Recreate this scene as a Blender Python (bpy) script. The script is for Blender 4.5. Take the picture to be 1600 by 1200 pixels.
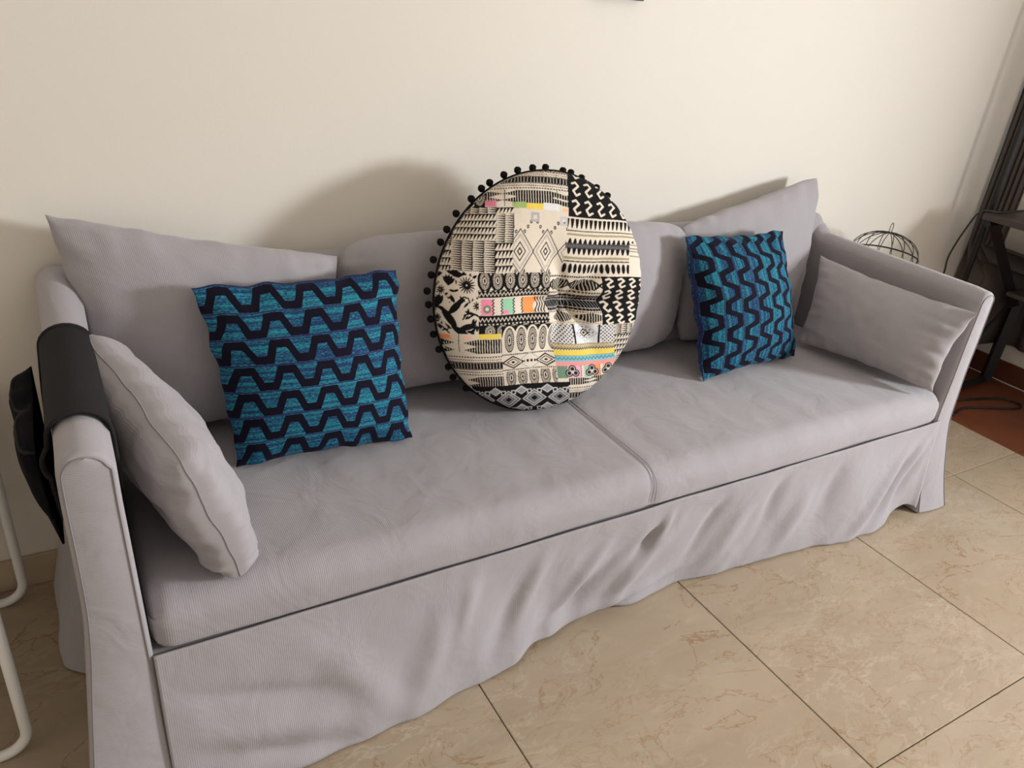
import bpy, bmesh, math, random
import numpy as np
from mathutils import Vector, Matrix, noise

for o in list(bpy.data.objects): bpy.data.objects.remove(o)
scene = bpy.context.scene
COL = scene.collection
PI = math.pi
rnd = random.Random(7)

# ------------------------------------------------------------------ camera
CAMPOS = (-0.6014, -0.4535, 1.2737)
CR = ((0.8647, -0.1566, 0.4772), (-0.4943, -0.4336, 0.7534), (0.0889, -0.8874, -0.4523))
cam_d = bpy.data.cameras.new('camera')
cam = bpy.data.objects.new('camera', cam_d); COL.objects.link(cam)
m3 = Matrix(((CR[0][0], -CR[0][1], -CR[0][2]), (CR[1][0], -CR[1][1], -CR[1][2]), (CR[2][0], -CR[2][1], -CR[2][2])))
q = m3.to_quaternion(); q.normalize()
cam.matrix_world = Matrix.Translation(CAMPOS) @ q.to_matrix().to_4x4()
cam_d.sensor_fit = 'HORIZONTAL'; cam_d.sensor_width = 36.0; cam_d.lens = 1203.04 / 1600 * 36
cam_d.clip_start = 0.02
scene.camera = cam

# ------------------------------------------------------------------ world, lights, exposure
world = bpy.data.worlds.new('sky'); scene.world = world; world.use_nodes = True
bg = world.node_tree.nodes['Background']
bg.inputs[0].default_value = (0.85, 0.92, 1.0, 1); bg.inputs[1].default_value = 0.5

def area_light(name, loc, direction, sx, sy, power, color):
    d = bpy.data.lights.new(name, 'AREA'); d.shape = 'RECTANGLE'; d.size = sx; d.size_y = sy
    d.energy = power; d.color = color
    o = bpy.data.objects.new(name, d); COL.objects.link(o); o.location = loc
    o.rotation_euler = Vector(direction).to_track_quat('-Z', 'Y').to_euler()
    return o
# daylight through the side window (out of frame, to the right of the camera)
area_light('window_daylight', (2.86, -1.05, 1.22), (-1, -0.22, -0.05), 0.66, 0.38, 138, (0.90, 0.955, 1.0))
# soft warm fill lamp added behind the camera, no such source seen
area_light('front_fill', (1.3, -3.3, 1.45), (-0.1, 1, -0.1), 2.2, 1.9, 6.5, (1.0, 0.86, 0.70))

scene.view_settings.view_transform = 'Standard'
try: scene.view_settings.look = 'None'
except Exception: pass
scene.view_settings.exposure = 0.12
scene.view_settings.gamma = 1.0
scene.view_settings.use_curve_mapping = False

# ------------------------------------------------------------------ helpers
def link(o, parent=None):
    COL.objects.link(o)
    if parent is not None: o.parent = parent
    return o
def tag(o, label=None, cat=None, group=None, kind=None):
    if label: o['label'] = label
    if cat: o['category'] = cat
    if group: o['group'] = group
    if kind: o['kind'] = kind
    return o
def empty(name, loc=(0, 0, 0)):
    o = bpy.data.objects.new(name, None); o.location = loc; o.empty_display_size = 0.05
    return link(o)
def mesh_obj(name, verts, faces, mat, parent=None, smooth=True, uvs=None, origin=None):
    """verts in world coordinates; the object sits at the parent's location (parents are unrotated)."""
    off = Vector(origin) if origin is not None else (Vector(parent_world(parent)) if parent is not None else Vector((0, 0, 0)))
    me = bpy.data.meshes.new(name)
    me.from_pydata([tuple(Vector(v) - off) for v in verts], [], faces)
    if uvs is not None:
        lay = me.uv_layers.new(name='UVMap')
        idx = np.empty(len(me.loops), dtype=np.int32); me.loops.foreach_get('vertex_index', idx)
        lay.data.foreach_set('uv', np.asarray(uvs, dtype=np.float32)[idx].ravel())
    if smooth: me.polygons.foreach_set('use_smooth', [True] * len(me.polygons))
    me.materials.append(mat); me.update()
    o = bpy.data.objects.new(name, me)
    link(o, parent)
    if origin is not None: o.location = Vector(origin) - (Vector(parent_world(parent)) if parent is not None else Vector((0, 0, 0)))
    return o
def parent_world(p):
    v = Vector((0, 0, 0))
    while p is not None: v += p.location; p = p.parent
    return v
def bm_obj(name, bm, mat, parent=None, smooth=False, origin=None):
    me = bpy.data.meshes.new(name)
    off = Vector(origin) if origin is not None else (parent_world(parent) if parent is not None else Vector((0, 0, 0)))
    bmesh.ops.translate(bm, verts=bm.verts, vec=-off)
    bm.to_mesh(me); bm.free()
    if smooth:
        me.polygons.foreach_set('use_smooth', [True] * len(me.polygons))
    me.materials.append(mat); me.update()
    o = bpy.data.objects.new(name, me); link(o, parent)
    if origin is not None: o.location = off - (parent_world(parent) if parent is not None else Vector((0, 0, 0)))
    return o
def box_bm(bm, lo, hi, bevel=0.0, seg=2):
    r = bmesh.ops.create_cube(bm, size=1.0)
    vs = r['verts']
    c = [(a + b) / 2 for a, b in zip(lo, hi)]; s = [b - a for a, b in zip(lo, hi)]
    for v in vs: v.co = Vector((v.co.x * s[0] + c[0], v.co.y * s[1] + c[1], v.co.z * s[2] + c[2]))
    if bevel > 0:
        es = set()
        for v in vs: es.update(v.link_edges)
        bmesh.ops.bevel(bm, geom=list(es), offset=bevel, segments=seg, profile=0.5, affect='EDGES')
def box(name, lo, hi, mat, parent=None, bevel=0.0, seg=2, smooth=False):
    bm = bmesh.new(); box_bm(bm, lo, hi, bevel, seg)
    return bm_obj(name, bm, mat, parent, smooth)
def tube_geo(pts, r, sides=8, closed=False, cap=True):
    """verts, faces of a tube along pts (r: number or list)"""
    P = [Vector(p) for p in pts]; n = len(P); V = []; F = []
    rs = r if isinstance(r, (list, tuple)) else [r] * n
    prev = None
    for i in range(n):
        if closed: t = P[(i + 1) % n] - P[i - 1]
        else: t = P[min(i + 1, n - 1)] - P[max(i - 1, 0)]
        t.normalize()
        if prev is None:
            a = Vector((0, 0, 1)) if abs(t.z) < 0.9 else Vector((1, 0, 0))
            u = t.cross(a).normalized()
        else:
            u = (prev - t * prev.dot(t)).normalized()
        prev = u; w = t.cross(u)
        for k in range(sides):
            an = 2 * PI * k / sides
            V.append(P[i] + (u * math.cos(an) + w * math.sin(an)) * rs[i])
    m = n if closed else n - 1
    for i in range(m):
        j = (i + 1) % n
        for k in range(sides):
            l = (k + 1) % sides
            F.append((i * sides + k, i * sides + l, j * sides + l, j * sides + k))
    if cap and not closed:
        F.append(tuple(reversed(range(sides)))); F.append(tuple((n - 1) * sides + k for k in range(sides)))
    return V, F
def tube(name, pts, r, mat, parent=None, sides=8, closed=False, origin=None):
    V, F = tube_geo(pts, r, sides, closed)
    return mesh_obj(name, V, F, mat, parent, True, None, origin)
def catmull(pts, per=8, closed=False):
    P = [Vector(p) for p in pts]; n = len(P); out = []
    m = n if closed else n - 1
    for i in range(m):
        p0 = P[i - 1] if (closed or i > 0) else P[0] * 2 - P[1]
        p1 = P[i]; p2 = P[(i + 1) % n]
        p3 = P[(i + 2) % n] if (closed or i + 2 < n) else P[-1] * 2 - P[-2]
        for k in range(per):
            t = k / per
            out.append(0.5 * ((2 * p1) + (p2 - p0) * t + (2 * p0 - 5 * p1 + 4 * p2 - p3) * t * t + (3 * p1 - p0 - 3 * p2 + p3) * t ** 3))
    if not closed: out.append(P[-1])
    return out
def interp(x, xs, ys):
    return float(np.interp(x, xs, ys))
def sinterp(x, xs, ys):
    """smoothstep interpolation through points"""
    if x <= xs[0]: return ys[0]
    if x >= xs[-1]: return ys[-1]
    for i in range(len(xs) - 1):
        if x <= xs[i + 1]:
            t = (x - xs[i]) / (xs[i + 1] - xs[i]); t = t * t * (3 - 2 * t)
            return ys[i] + (ys[i + 1] - ys[i]) * t

# ------------------------------------------------------------------ materials
def new_mat(name):
    m = bpy.data.materials.new(name); m.use_nodes = True
    nt = m.node_tree; b = nt.nodes['Principled BSDF']
    return m, nt, b
def N(nt, t, **kw):
    n = nt.nodes.new(t)
    for k, v in kw.items(): setattr(n, k, v)
    return n
def L(nt, a, b): nt.links.new(a, b)
def math_node(nt, op, a, b=None, c=None, clamp=False):
    n = N(nt, 'ShaderNodeMath', operation=op); n.use_clamp = clamp
    for i, v in enumerate((a, b, c)):
        if v is None: continue
        if isinstance(v, (int, float)): n.inputs[i].default_value = v
        else: L(nt, v, n.inputs[i])
    return n.outputs[0]
def mix_col(nt, fac, a, b):
    n = N(nt, 'ShaderNodeMix', data_type='RGBA')
    for sock, v in ((n.inputs[0], fac), (n.inputs[6], a), (n.inputs[7], b)):
        if isinstance(v, (int, float)): sock.default_value = v
        elif isinstance(v, tuple): sock.default_value = (*v, 1) if len(v) == 3 else v
        else: L(nt, v, sock)
    return n.outputs[2]
def noise_tex(nt, vec, scale, detail=3, rough=0.5, dist=0.0):
    n = N(nt, 'ShaderNodeTexNoise'); n.inputs['Scale'].default_value = scale
    n.inputs['Detail'].default_value = detail; n.inputs['Roughness'].default_value = rough
    n.inputs['Distortion'].default_value = dist
    if vec is not None: L(nt, vec, n.inputs['Vector'])
    return n
def plain(name, col, rough=0.6, metal=0.0, noise_amt=0.0, nscale=30, bump=0.0, spec=0.5):
    m, nt, b = new_mat(name)
    b.inputs['Roughness'].default_value = rough; b.inputs['Metallic'].default_value = metal
    b.inputs['Specular IOR Level'].default_value = spec
    tc = N(nt, 'ShaderNodeTexCoord')
    nz = noise_tex(nt, tc.outputs['Object'], nscale, 4)
    k = max(noise_amt, 0.02)
    c0 = tuple(max(0, c * (1 - k)) for c in col); c1 = tuple(min(1, c * (1 + k)) for c in col)
    L(nt, mix_col(nt, nz.outputs[0], c0, c1), b.inputs['Base Color'])
    if bump > 0:
        bp = N(nt, 'ShaderNodeBump'); bp.inputs['Strength'].default_value = bump; bp.inputs['Distance'].default_value = 0.002
        L(nt, nz.outputs[0], bp.inputs['Height']); L(nt, bp.outputs[0], b.inputs['Normal'])
    return m
def ribbed_fabric(name, col, pitch=0.0034, amt=0.08, wrinkle=0.0):
    """fine ribbed slip-cover cloth; ribs run along V of a UV map given in metres"""
    m, nt, b = new_mat(name)
    b.inputs['Roughness'].default_value = 0.92; b.inputs['Specular IOR Level'].default_value = 0.15
    b.inputs['Sheen Weight'].default_value = 0.25; b.inputs['Sheen Roughness'].default_value = 0.5
    uv = N(nt, 'ShaderNodeUVMap'); uv.uv_map = 'UVMap'
    sep = N(nt, 'ShaderNodeSeparateXYZ'); L(nt, uv.outputs[0], sep.inputs[0])
    wob = noise_tex(nt, uv.outputs[0], 40, 2)
    u = math_node(nt, 'ADD', sep.outputs[0], math_node(nt, 'MULTIPLY', wob.outputs[0], 0.0012))
    rib = math_node(nt, 'SINE', math_node(nt, 'MULTIPLY', u, 2 * PI / pitch))
    rib = math_node(nt, 'MULTIPLY_ADD', rib, 0.5, 0.5)
    weave = noise_tex(nt, uv.outputs[0], 900, 2)
    blot = noise_tex(nt, uv.outputs[0], 7, 3)
    c0 = tuple(c * (1 - amt) for c in col); c1 = tuple(min(1, c * (1 + amt * 0.7)) for c in col)
    f = math_node(nt, 'MULTIPLY_ADD', weave.outputs[0], 0.5, math_node(nt, 'MULTIPLY', rib, 0.5))
    cc = mix_col(nt, f, c0, c1)
    dirt = math_node(nt, 'MULTIPLY_ADD', blot.outputs[0], 0.16, 0.92)
    mul = N(nt, 'ShaderNodeVectorMath', operation='SCALE'); L(nt, cc, mul.inputs[0]); L(nt, dirt, mul.inputs['Scale'])
    L(nt, mul.outputs[0], b.inputs['Base Color'])
    bp = N(nt, 'ShaderNodeBump'); bp.inputs['Strength'].default_value = 0.25; bp.inputs['Distance'].default_value = 0.0012
    L(nt, f, bp.inputs['Height'])
    last = bp
    if wrinkle > 0:
        wr = noise_tex(nt, uv.outputs[0], 9, 3, 0.5, 0.6)
        b2 = N(nt, 'ShaderNodeBump'); b2.inputs['Strength'].default_value = 1.0; b2.inputs['Distance'].default_value = wrinkle
        L(nt, wr.outputs[0], b2.inputs['Height']); L(nt, b2.outputs[0], bp.inputs['Normal'])
    L(nt, last.outputs[0], b.inputs['Normal'])
    return m

GREY = (0.368, 0.336, 0.348)
M_cover = ribbed_fabric('grey_ribbed_cover', GREY, wrinkle=0.006)
M_cush = ribbed_fabric('grey_ribbed_cushion', GREY, wrinkle=0.004)
M_thread = plain('grey_thread', (0.27, 0.25, 0.26), 0.9)
M_deck = plain('grey_deck_cloth', (0.30, 0.275, 0.285), 0.95)
M_dark = plain('dark_interior', (0.03, 0.028, 0.028), 0.9)
M_black_cloth = plain('black_cloth', (0.018, 0.016, 0.017), 0.85, 0, 0.3, 400, 0.2, 0.2)
M_black_felt = plain('black_felt', (0.006, 0.006, 0.008), 0.95, 0, 0.3, 300, 0.2, 0.1)
M_black_metal = plain('black_metal', (0.012, 0.011, 0.011), 0.45, 0.3)
M_wire = plain('dark_green_wire', (0.035, 0.036, 0.028), 0.5, 0.6)
M_white_metal = plain('white_powder_coat', (0.78, 0.76, 0.72), 0.35)
M_white_plastic = plain('white_plastic', (0.8, 0.78, 0.74), 0.4)
M_white_lam = plain('white_laminate', (0.78, 0.76, 0.73), 0.4)
M_dark_wood = plain('dark_wood', (0.045, 0.032, 0.027), 0.42, 0, 0.35, 18)
M_cable = plain('black_cable', (0.008, 0.008, 0.008), 0.5)
M_pom = plain('black_yarn', (0.010, 0.009, 0.009), 0.95, 0, 0.4, 600, 0.8, 0.1)
M_frame_dark = plain('dark_frame', (0.06, 0.05, 0.045), 0.5)
M_win_frame = plain('white_window_frame', (0.7, 0.68, 0.64), 0.45)
M_curtain = plain('brown_grey_curtain', (0.095, 0.078, 0.070), 0.9, 0, 0.12, 200, 0.2, 0.1)
M_grout = plain('grout', (0.20, 0.155, 0.115), 0.9)
M_ceiling = plain('ceiling_paint', (0.82, 0.79, 0.74), 0.9)
M_base_tile = plain('baseboard_marble', (0.46, 0.36, 0.25), 0.3, 0, 0.12, 9)

def wall_material():
    m, nt, b = new_mat('cream_wall_paint')
    tc = N(nt, 'ShaderNodeTexCoord')
    n1 = noise_tex(nt, tc.outputs['Object'], 1.6, 3); n2 = noise_tex(nt, tc.outputs['Object'], 180, 3)
    L(nt, mix_col(nt, n1.outputs[0], (0.715, 0.655, 0.575), (0.755, 0.695, 0.615)), b.inputs['Base Color'])
    b.inputs['Roughness'].default_value = 0.6; b.inputs['Specular IOR Level'].default_value = 0.3
    bp = N(nt, 'ShaderNodeBump'); bp.inputs['Strength'].default_value = 0.06; bp.inputs['Distance'].default_value = 0.002
    L(nt, n2.outputs[0], bp.inputs['Height']); L(nt, bp.outputs[0], b.inputs['Normal'])
    return m
M_wall = wall_material()

def marble_material():
    m, nt, b = new_mat('beige_marble_tile')
    geo = N(nt, 'ShaderNodeNewGeometry'); oi = N(nt, 'ShaderNodeObjectInfo')
    off = N(nt, 'ShaderNodeVectorMath', operation='SCALE'); off.inputs[0].default_value = (7.1, 3.3, 5.7)
    L(nt, oi.outputs['Random'], off.inputs['Scale'])
    add = N(nt, 'ShaderNodeVectorMath', operation='ADD'); L(nt, geo.outputs['Position'], add.inputs[0]); L(nt, off.outputs[0], add.inputs[1])
    mp = N(nt, 'ShaderNodeMapping'); mp.inputs['Rotation'].default_value = (0, 0, -0.5); mp.inputs['Scale'].default_value = (1.0, 2.0, 1)
    L(nt, add.outputs[0], mp.inputs[0]); v = mp.outputs[0]
    big = noise_tex(nt, v, 3.0, 5, 0.6, 0.8)
    base = mix_col(nt, big.outputs[0], (0.305, 0.225, 0.150), (0.47, 0.370, 0.265))
    def vein(scale, w, dist):
        n = noise_tex(nt, v, scale, 6, 0.62, dist)
        d = math_node(nt, 'ABSOLUTE', math_node(nt, 'SUBTRACT', n.outputs[0], 0.5))
        return math_node(nt, 'SUBTRACT', 1.0, math_node(nt, 'DIVIDE', d, w, clamp=True), clamp=True)
    msk = noise_tex(nt, v, 2.0, 3); mk = math_node(nt, 'MULTIPLY', math_node(nt, 'SUBTRACT', msk.outputs[0], 0.36, clamp=True), 4.5, clamp=True)
    v1 = math_node(nt, 'MULTIPLY', math_node(nt, 'MULTIPLY', vein(3.2, 0.011, 0.9), mk), 0.9)
    c = mix_col(nt, v1, base, (0.27, 0.145, 0.06))
    v3 = math_node(nt, 'MULTIPLY', math_node(nt, 'MULTIPLY', vein(6.5, 0.016, 0.6), math_node(nt, 'SUBTRACT', 1.0, mk)), 0.5)
    c = mix_col(nt, v3, c, (0.29, 0.165, 0.075))
    msk2 = noise_tex(nt, v, 2.6, 3); mk2 = math_node(nt, 'MULTIPLY', math_node(nt, 'SUBTRACT', msk2.outputs[0], 0.45, clamp=True), 3.5, clamp=True)
    v2 = math_node(nt, 'MULTIPLY', math_node(nt, 'MULTIPLY', vein(5.5, 0.020, 0.35), mk2), 0.45)
    c = mix_col(nt, v2, c, (0.60, 0.51, 0.40))
    cloud = noise_tex(nt, v, 9, 5, 0.7, 1.0)
    cf = math_node(nt, 'MULTIPLY', math_node(nt, 'SUBTRACT', cloud.outputs[0], 0.55, clamp=True), 1.6, clamp=True)
    c = mix_col(nt, cf, c, (0.52, 0.43, 0.325))
    L(nt, c, b.inputs['Base Color'])
    b.inputs['Roughness'].default_value = 0.16; b.inputs['Specular IOR Level'].default_value = 0.45
    return m
M_marble = marble_material()

def red_tile_material(name, c0, c1, rough):
    m, nt, b = new_mat(name)
    geo = N(nt, 'ShaderNodeNewGeometry')
    n1 = noise_tex(nt, geo.outputs['Position'], 9, 5, 0.65, 0.6)
    L(nt, mix_col(nt, n1.outputs[0], c0, c1), b.inputs['Base Color']); b.inputs['Roughness'].default_value = rough
    return m
M_red = red_tile_material('red_brown_tile', (0.10, 0.026, 0.012), (0.24, 0.075, 0.032), 0.35)
M_redbase = red_tile_material('red_baseboard_tile', (0.07, 0.018, 0.010), (0.15, 0.042, 0.022), 0.4)

def zigzag_material():
    """velvet zig-zag print: dark navy trapezoid waves on streaked turquoise; UV 0..1 over the cushion"""
    m, nt, b = new_mat('turquoise_zigzag_velvet')
    uv = N(nt, 'ShaderNodeUVMap'); uv.uv_map = 'UVMap'
    sep = N(nt, 'ShaderNodeSeparateXYZ'); L(nt, uv.outputs[0], sep.inputs[0])
    U, V = sep.outputs[0], sep.outputs[1]
    rows, per = 7.0, 5.0
    tri = math_node(nt, 'PINGPONG', math_node(nt, 'MULTIPLY', U, per), 0.5)          # 0..0.5
    tri = math_node(nt, 'MULTIPLY', tri, 2.0)
    A = 0.60
    up = math_node(nt, 'MULTIPLY', math_node(nt, 'SUBTRACT', tri, 0.22, clamp=True), 1 / 0.34, clamp=True)
    low = math_node(nt, 'MULTIPLY', math_node(nt, 'SUBTRACT', tri, 0.44, clamp=True), 1 / 0.34, clamp=True)
    vv = math_node(nt, 'MULTIPLY', V, rows)
    fr = math_node(nt, 'FRACT', math_node(nt, 'SUBTRACT', vv, math_node(nt, 'MULTIPLY', low, A)))
    band = math_node(nt, 'LESS_THAN', fr, math_node(nt, 'MULTIPLY_ADD', math_node(nt, 'SUBTRACT', up, low), A, 0.31))
    # thin line at each row border
    fl = math_node(nt, 'FRACT', math_node(nt, 'ADD', vv, 0.06))
    line = math_node(nt, 'LESS_THAN', fl, 0.045)
    # streaks
    mp = N(nt, 'ShaderNodeMapping'); mp.inputs['Scale'].default_value = (60, 190, 1); L(nt, uv.outputs[0], mp.inputs[0])
    st = noise_tex(nt, mp.outputs[0], 1.0, 3, 0.7)
    mp2 = N(nt, 'ShaderNodeMapping'); mp2.inputs['Scale'].default_value = (0.6, 52, 1); L(nt, uv.outputs[0], mp2.inputs[0])
    st2 = noise_tex(nt, mp2.outputs[0], 1.0, 2, 0.6)
    mix = math_node(nt, 'ADD', math_node(nt, 'MULTIPLY', st.outputs[0], 1.15), math_node(nt, 'MULTIPLY', st2.outputs[0], 0.75))
    tq = math_node(nt, 'MULTIPLY', math_node(nt, 'SUBTRACT', mix, 0.90), 6.0, clamp=True)
    c = mix_col(nt, tq, (0.014, 0.026, 0.100), (0.018, 0.225, 0.285))
    gl = noise_tex(nt, uv.outputs[0], 5, 2)
    c = mix_col(nt, math_node(nt, 'MULTIPLY', math_node(nt, 'SUBTRACT', gl.outputs[0], 0.4, clamp=True), 2.0, clamp=True), c, mix_col(nt, tq, (0.020, 0.055, 0.15), (0.028, 0.32, 0.35)))
    c = mix_col(nt, line, c, (0.030, 0.022, 0.085))
    c = mix_col(nt, band, c, (0.0045, 0.003, 0.011))
    L(nt, c, b.inputs['Base Color'])
    b.inputs['Roughness'].default_value = 0.85; b.inputs['Specular IOR Level'].default_value = 0.15
    b.inputs['Sheen Weight'].default_value = 0.03; b.inputs['Sheen Tint'].default_value = (0.3, 0.3, 0.7, 1)
    bp = N(nt, 'ShaderNodeBump'); bp.inputs['Strength'].default_value = 0.3; bp.inputs['Distance'].default_value = 0.002
    L(nt, band, bp.inputs['Height']); L(nt, bp.outputs[0], b.inputs['Normal'])
    return m
M_zig = zigzag_material()

def patch_material():
    m, nt, b = new_mat('patchwork_print')
    a = N(nt, 'ShaderNodeVertexColor'); a.layer_name = 'print'
    tc = N(nt, 'ShaderNodeTexCoord'); nz = noise_tex(nt, tc.outputs['Object'], 900, 2)
    mul = N(nt, 'ShaderNodeVectorMath', operation='SCALE'); L(nt, a.outputs[0], mul.inputs[0])
    L(nt, math_node(nt, 'MULTIPLY_ADD', nz.outputs[0], 0.3, 0.85), mul.inputs['Scale'])
    L(nt, mul.outputs[0], b.inputs['Base Color'])
    b.inputs['Roughness'].default_value = 0.9; b.inputs['Specular IOR Level'].default_value = 0.15
    bp = N(nt, 'ShaderNodeBump'); bp.inputs['Strength'].default_value = 0.25; bp.inputs['Distance'].default_value = 0.001
    L(nt, nz.outputs[0], bp.inputs['Height']); L(nt, bp.outputs[0], b.inputs['Normal'])
    return m
M_patch = patch_material()

# ------------------------------------------------------------------ room shell
XL, XR, YB, YF, ZC = -2.8, 2.74, 1.187, -3.2, 2.7
T = 0.10
def struct(o): return tag(o, kind='structure')
struct(box('wall_back', (XL - T, YB, -0.02), (XR + T, YB + T, ZC), M_wall))
struct(box('wall_left', (XL - T, YF, -0.02), (XL, YB - 0.0005, ZC), M_wall))
struct(box('ceiling', (XL - T, YF - T, ZC + 0.0005), (XR + T, YB + T, ZC + 0.1), M_ceiling))
def wall_with_holes_x(name, x0, x1, y0, y1, z0, z1, holes):
    """a wall slab in the YZ plane with rectangular openings (ya, yb, za, zb), sorted by ya"""
    bm = bmesh.new(); y = y0
    for (a, b_, c, d) in holes:
        box_bm(bm, (x0, y, z0), (x1, a, z1)); box_bm(bm, (x0, a, z0), (x1, b_, c)); box_bm(bm, (x0, a, d), (x1, b_, z1)); y = b_
    box_bm(bm, (x0, y, z0), (x1, y1, z1))
    return bm_obj(name, bm, M_wall)
W1 = (0.28, 1.08, 0.50, 2.1); W2 = (-1.50, -0.10, 0.82, 1.74)
struct(wall_with_holes_x('wall_right', XR, XR + T, YF, YB - 0.0005, -0.02, ZC, [W2, W1]))
bm = bmesh.new()
D1 = (0.1, 2.5, 0.0, 2.45)  # opening added in the unseen front wall to go with the fill lamp
box_bm(bm, (XL - T, YF - T, -0.02), (D1[0], YF - 0.0005, ZC)); box_bm(bm, (D1[1], YF - T, -0.02), (XR + T, YF - 0.0005, ZC)); box_bm(bm, (D1[0], YF - T, D1[3]), (D1[1], YF - 0.0005, ZC))
struct(bm_obj('wall_front', bm, M_wall))
def window_frame(name, w, parent=None):
    a, b_, c, d = w; t = 0.04; x0, x1 = XR + 0.03, XR + 0.07
    fr = empty(name, (XR + 0.05, (a + b_) / 2, c)); struct(fr)
    box('frame_rail', (x0, a, c), (x1, b_, c + t), M_win_frame, fr); box('frame_rail', (x0, a, d - t), (x1, b_, d), M_win_frame, fr)
    box('frame_stile', (x0, a, c + t), (x1, a + t, d - t), M_win_frame, fr); box('frame_stile', (x0, b_ - t, c + t), (x1, b_, d - t), M_win_frame, fr)
    return fr
window_frame('window_1', W1)
w2 = window_frame('window_2', W2)

# floor: grout bed plus one object per tile
FX, FY = -2.4, 2.17
floor = box('floor', (XL - T, YF - T, -0.06), (XR + T, YB + T, -0.012), M_grout); struct(floor)
def tile_mesh(name, sx, sy, mat):
    bm = bmesh.new(); box_bm(bm, (-sx / 2, -sy / 2, -0.012), (sx / 2, sy / 2, 0), 0.0012, 1)
    me = bpy.data.meshes.new(name); bm.to_mesh(me); bm.free(); me.materials.append(mat); return me
G = 0.0022
tm = {}
def put_tile(name, x0, x1, y0, y1, mat):
    key = (name, round(x1 - x0, 4), round(y1 - y0, 4))
    if key not in tm: tm[key] = tile_mesh(name, x1 - x0 - G, y1 - y0 - G, mat)
    o = bpy.data.objects.new(name, tm[key]); link(o, floor); o.location = ((x0 + x1) / 2, (y0 + y1) / 2, 0.0)
xs = [XL] + [0.6 * k for k in range(-4, 4)] + [FY]
ys = [YF] + [0.6 * k for k in range(-5, 2)] + [YB]
for i in range(len(xs) - 1):
    for j in range(len(ys) - 1):
        put_tile('marble_tile', xs[i], xs[i + 1], ys[j], ys[j + 1], M_marble)
for j in range(len(ys) - 1):
    put_tile('red_tile', FY, XR, ys[j], ys[j + 1], M_red)
# skirting
bb = box('baseboard_back', (XL, YB - 0.010, 0.001), (2.17, YB - 0.0005, 0.079), M_base_tile, None, 0.001, 1); struct(bb)
bb2 = box('baseboard_back_red', (2.171, YB - 0.010, 0.001), (XR - 0.0125, YB - 0.0005, 0.085), M_redbase, None, 0.001, 1); struct(bb2)
br = box('baseboard_right', (XR - 0.012, YF + 0.01, 0.003), (XR - 0.0005, YB - 0.0005, 0.085), M_redbase, None, 0.001, 1); struct(br)
tr = box('trim_1', (XR - 0.016, YF + 0.01, 0.0005), (XR - 0.0125, YB - 0.012, 0.003), M_white_lam); struct(tr)

# ------------------------------------------------------------------ soft-goods builders
def fold(x, z, cx, cz, ang, ln, wd, amp):
    """a soft ridge: centre, direction angle, half length, half width"""
    dx, dz = x - cx, z - cz
    a = dx * math.cos(ang) + dz * math.sin(ang); b_ = -dx * math.sin(ang) + dz * math.cos(ang)
    return amp * math.exp(-(a / ln) ** 2 - (b_ / wd) ** 2)
def grid_faces(nu, nv, flip=False, off=0):
    F = []
    for i in range(nu - 1):
        for j in range(nv - 1):
            a = off + i * nv + j
            f = (a, a + nv, a + nv + 1, a + 1)
            F.append(tuple(reversed(f)) if flip else f)
    return F

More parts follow.
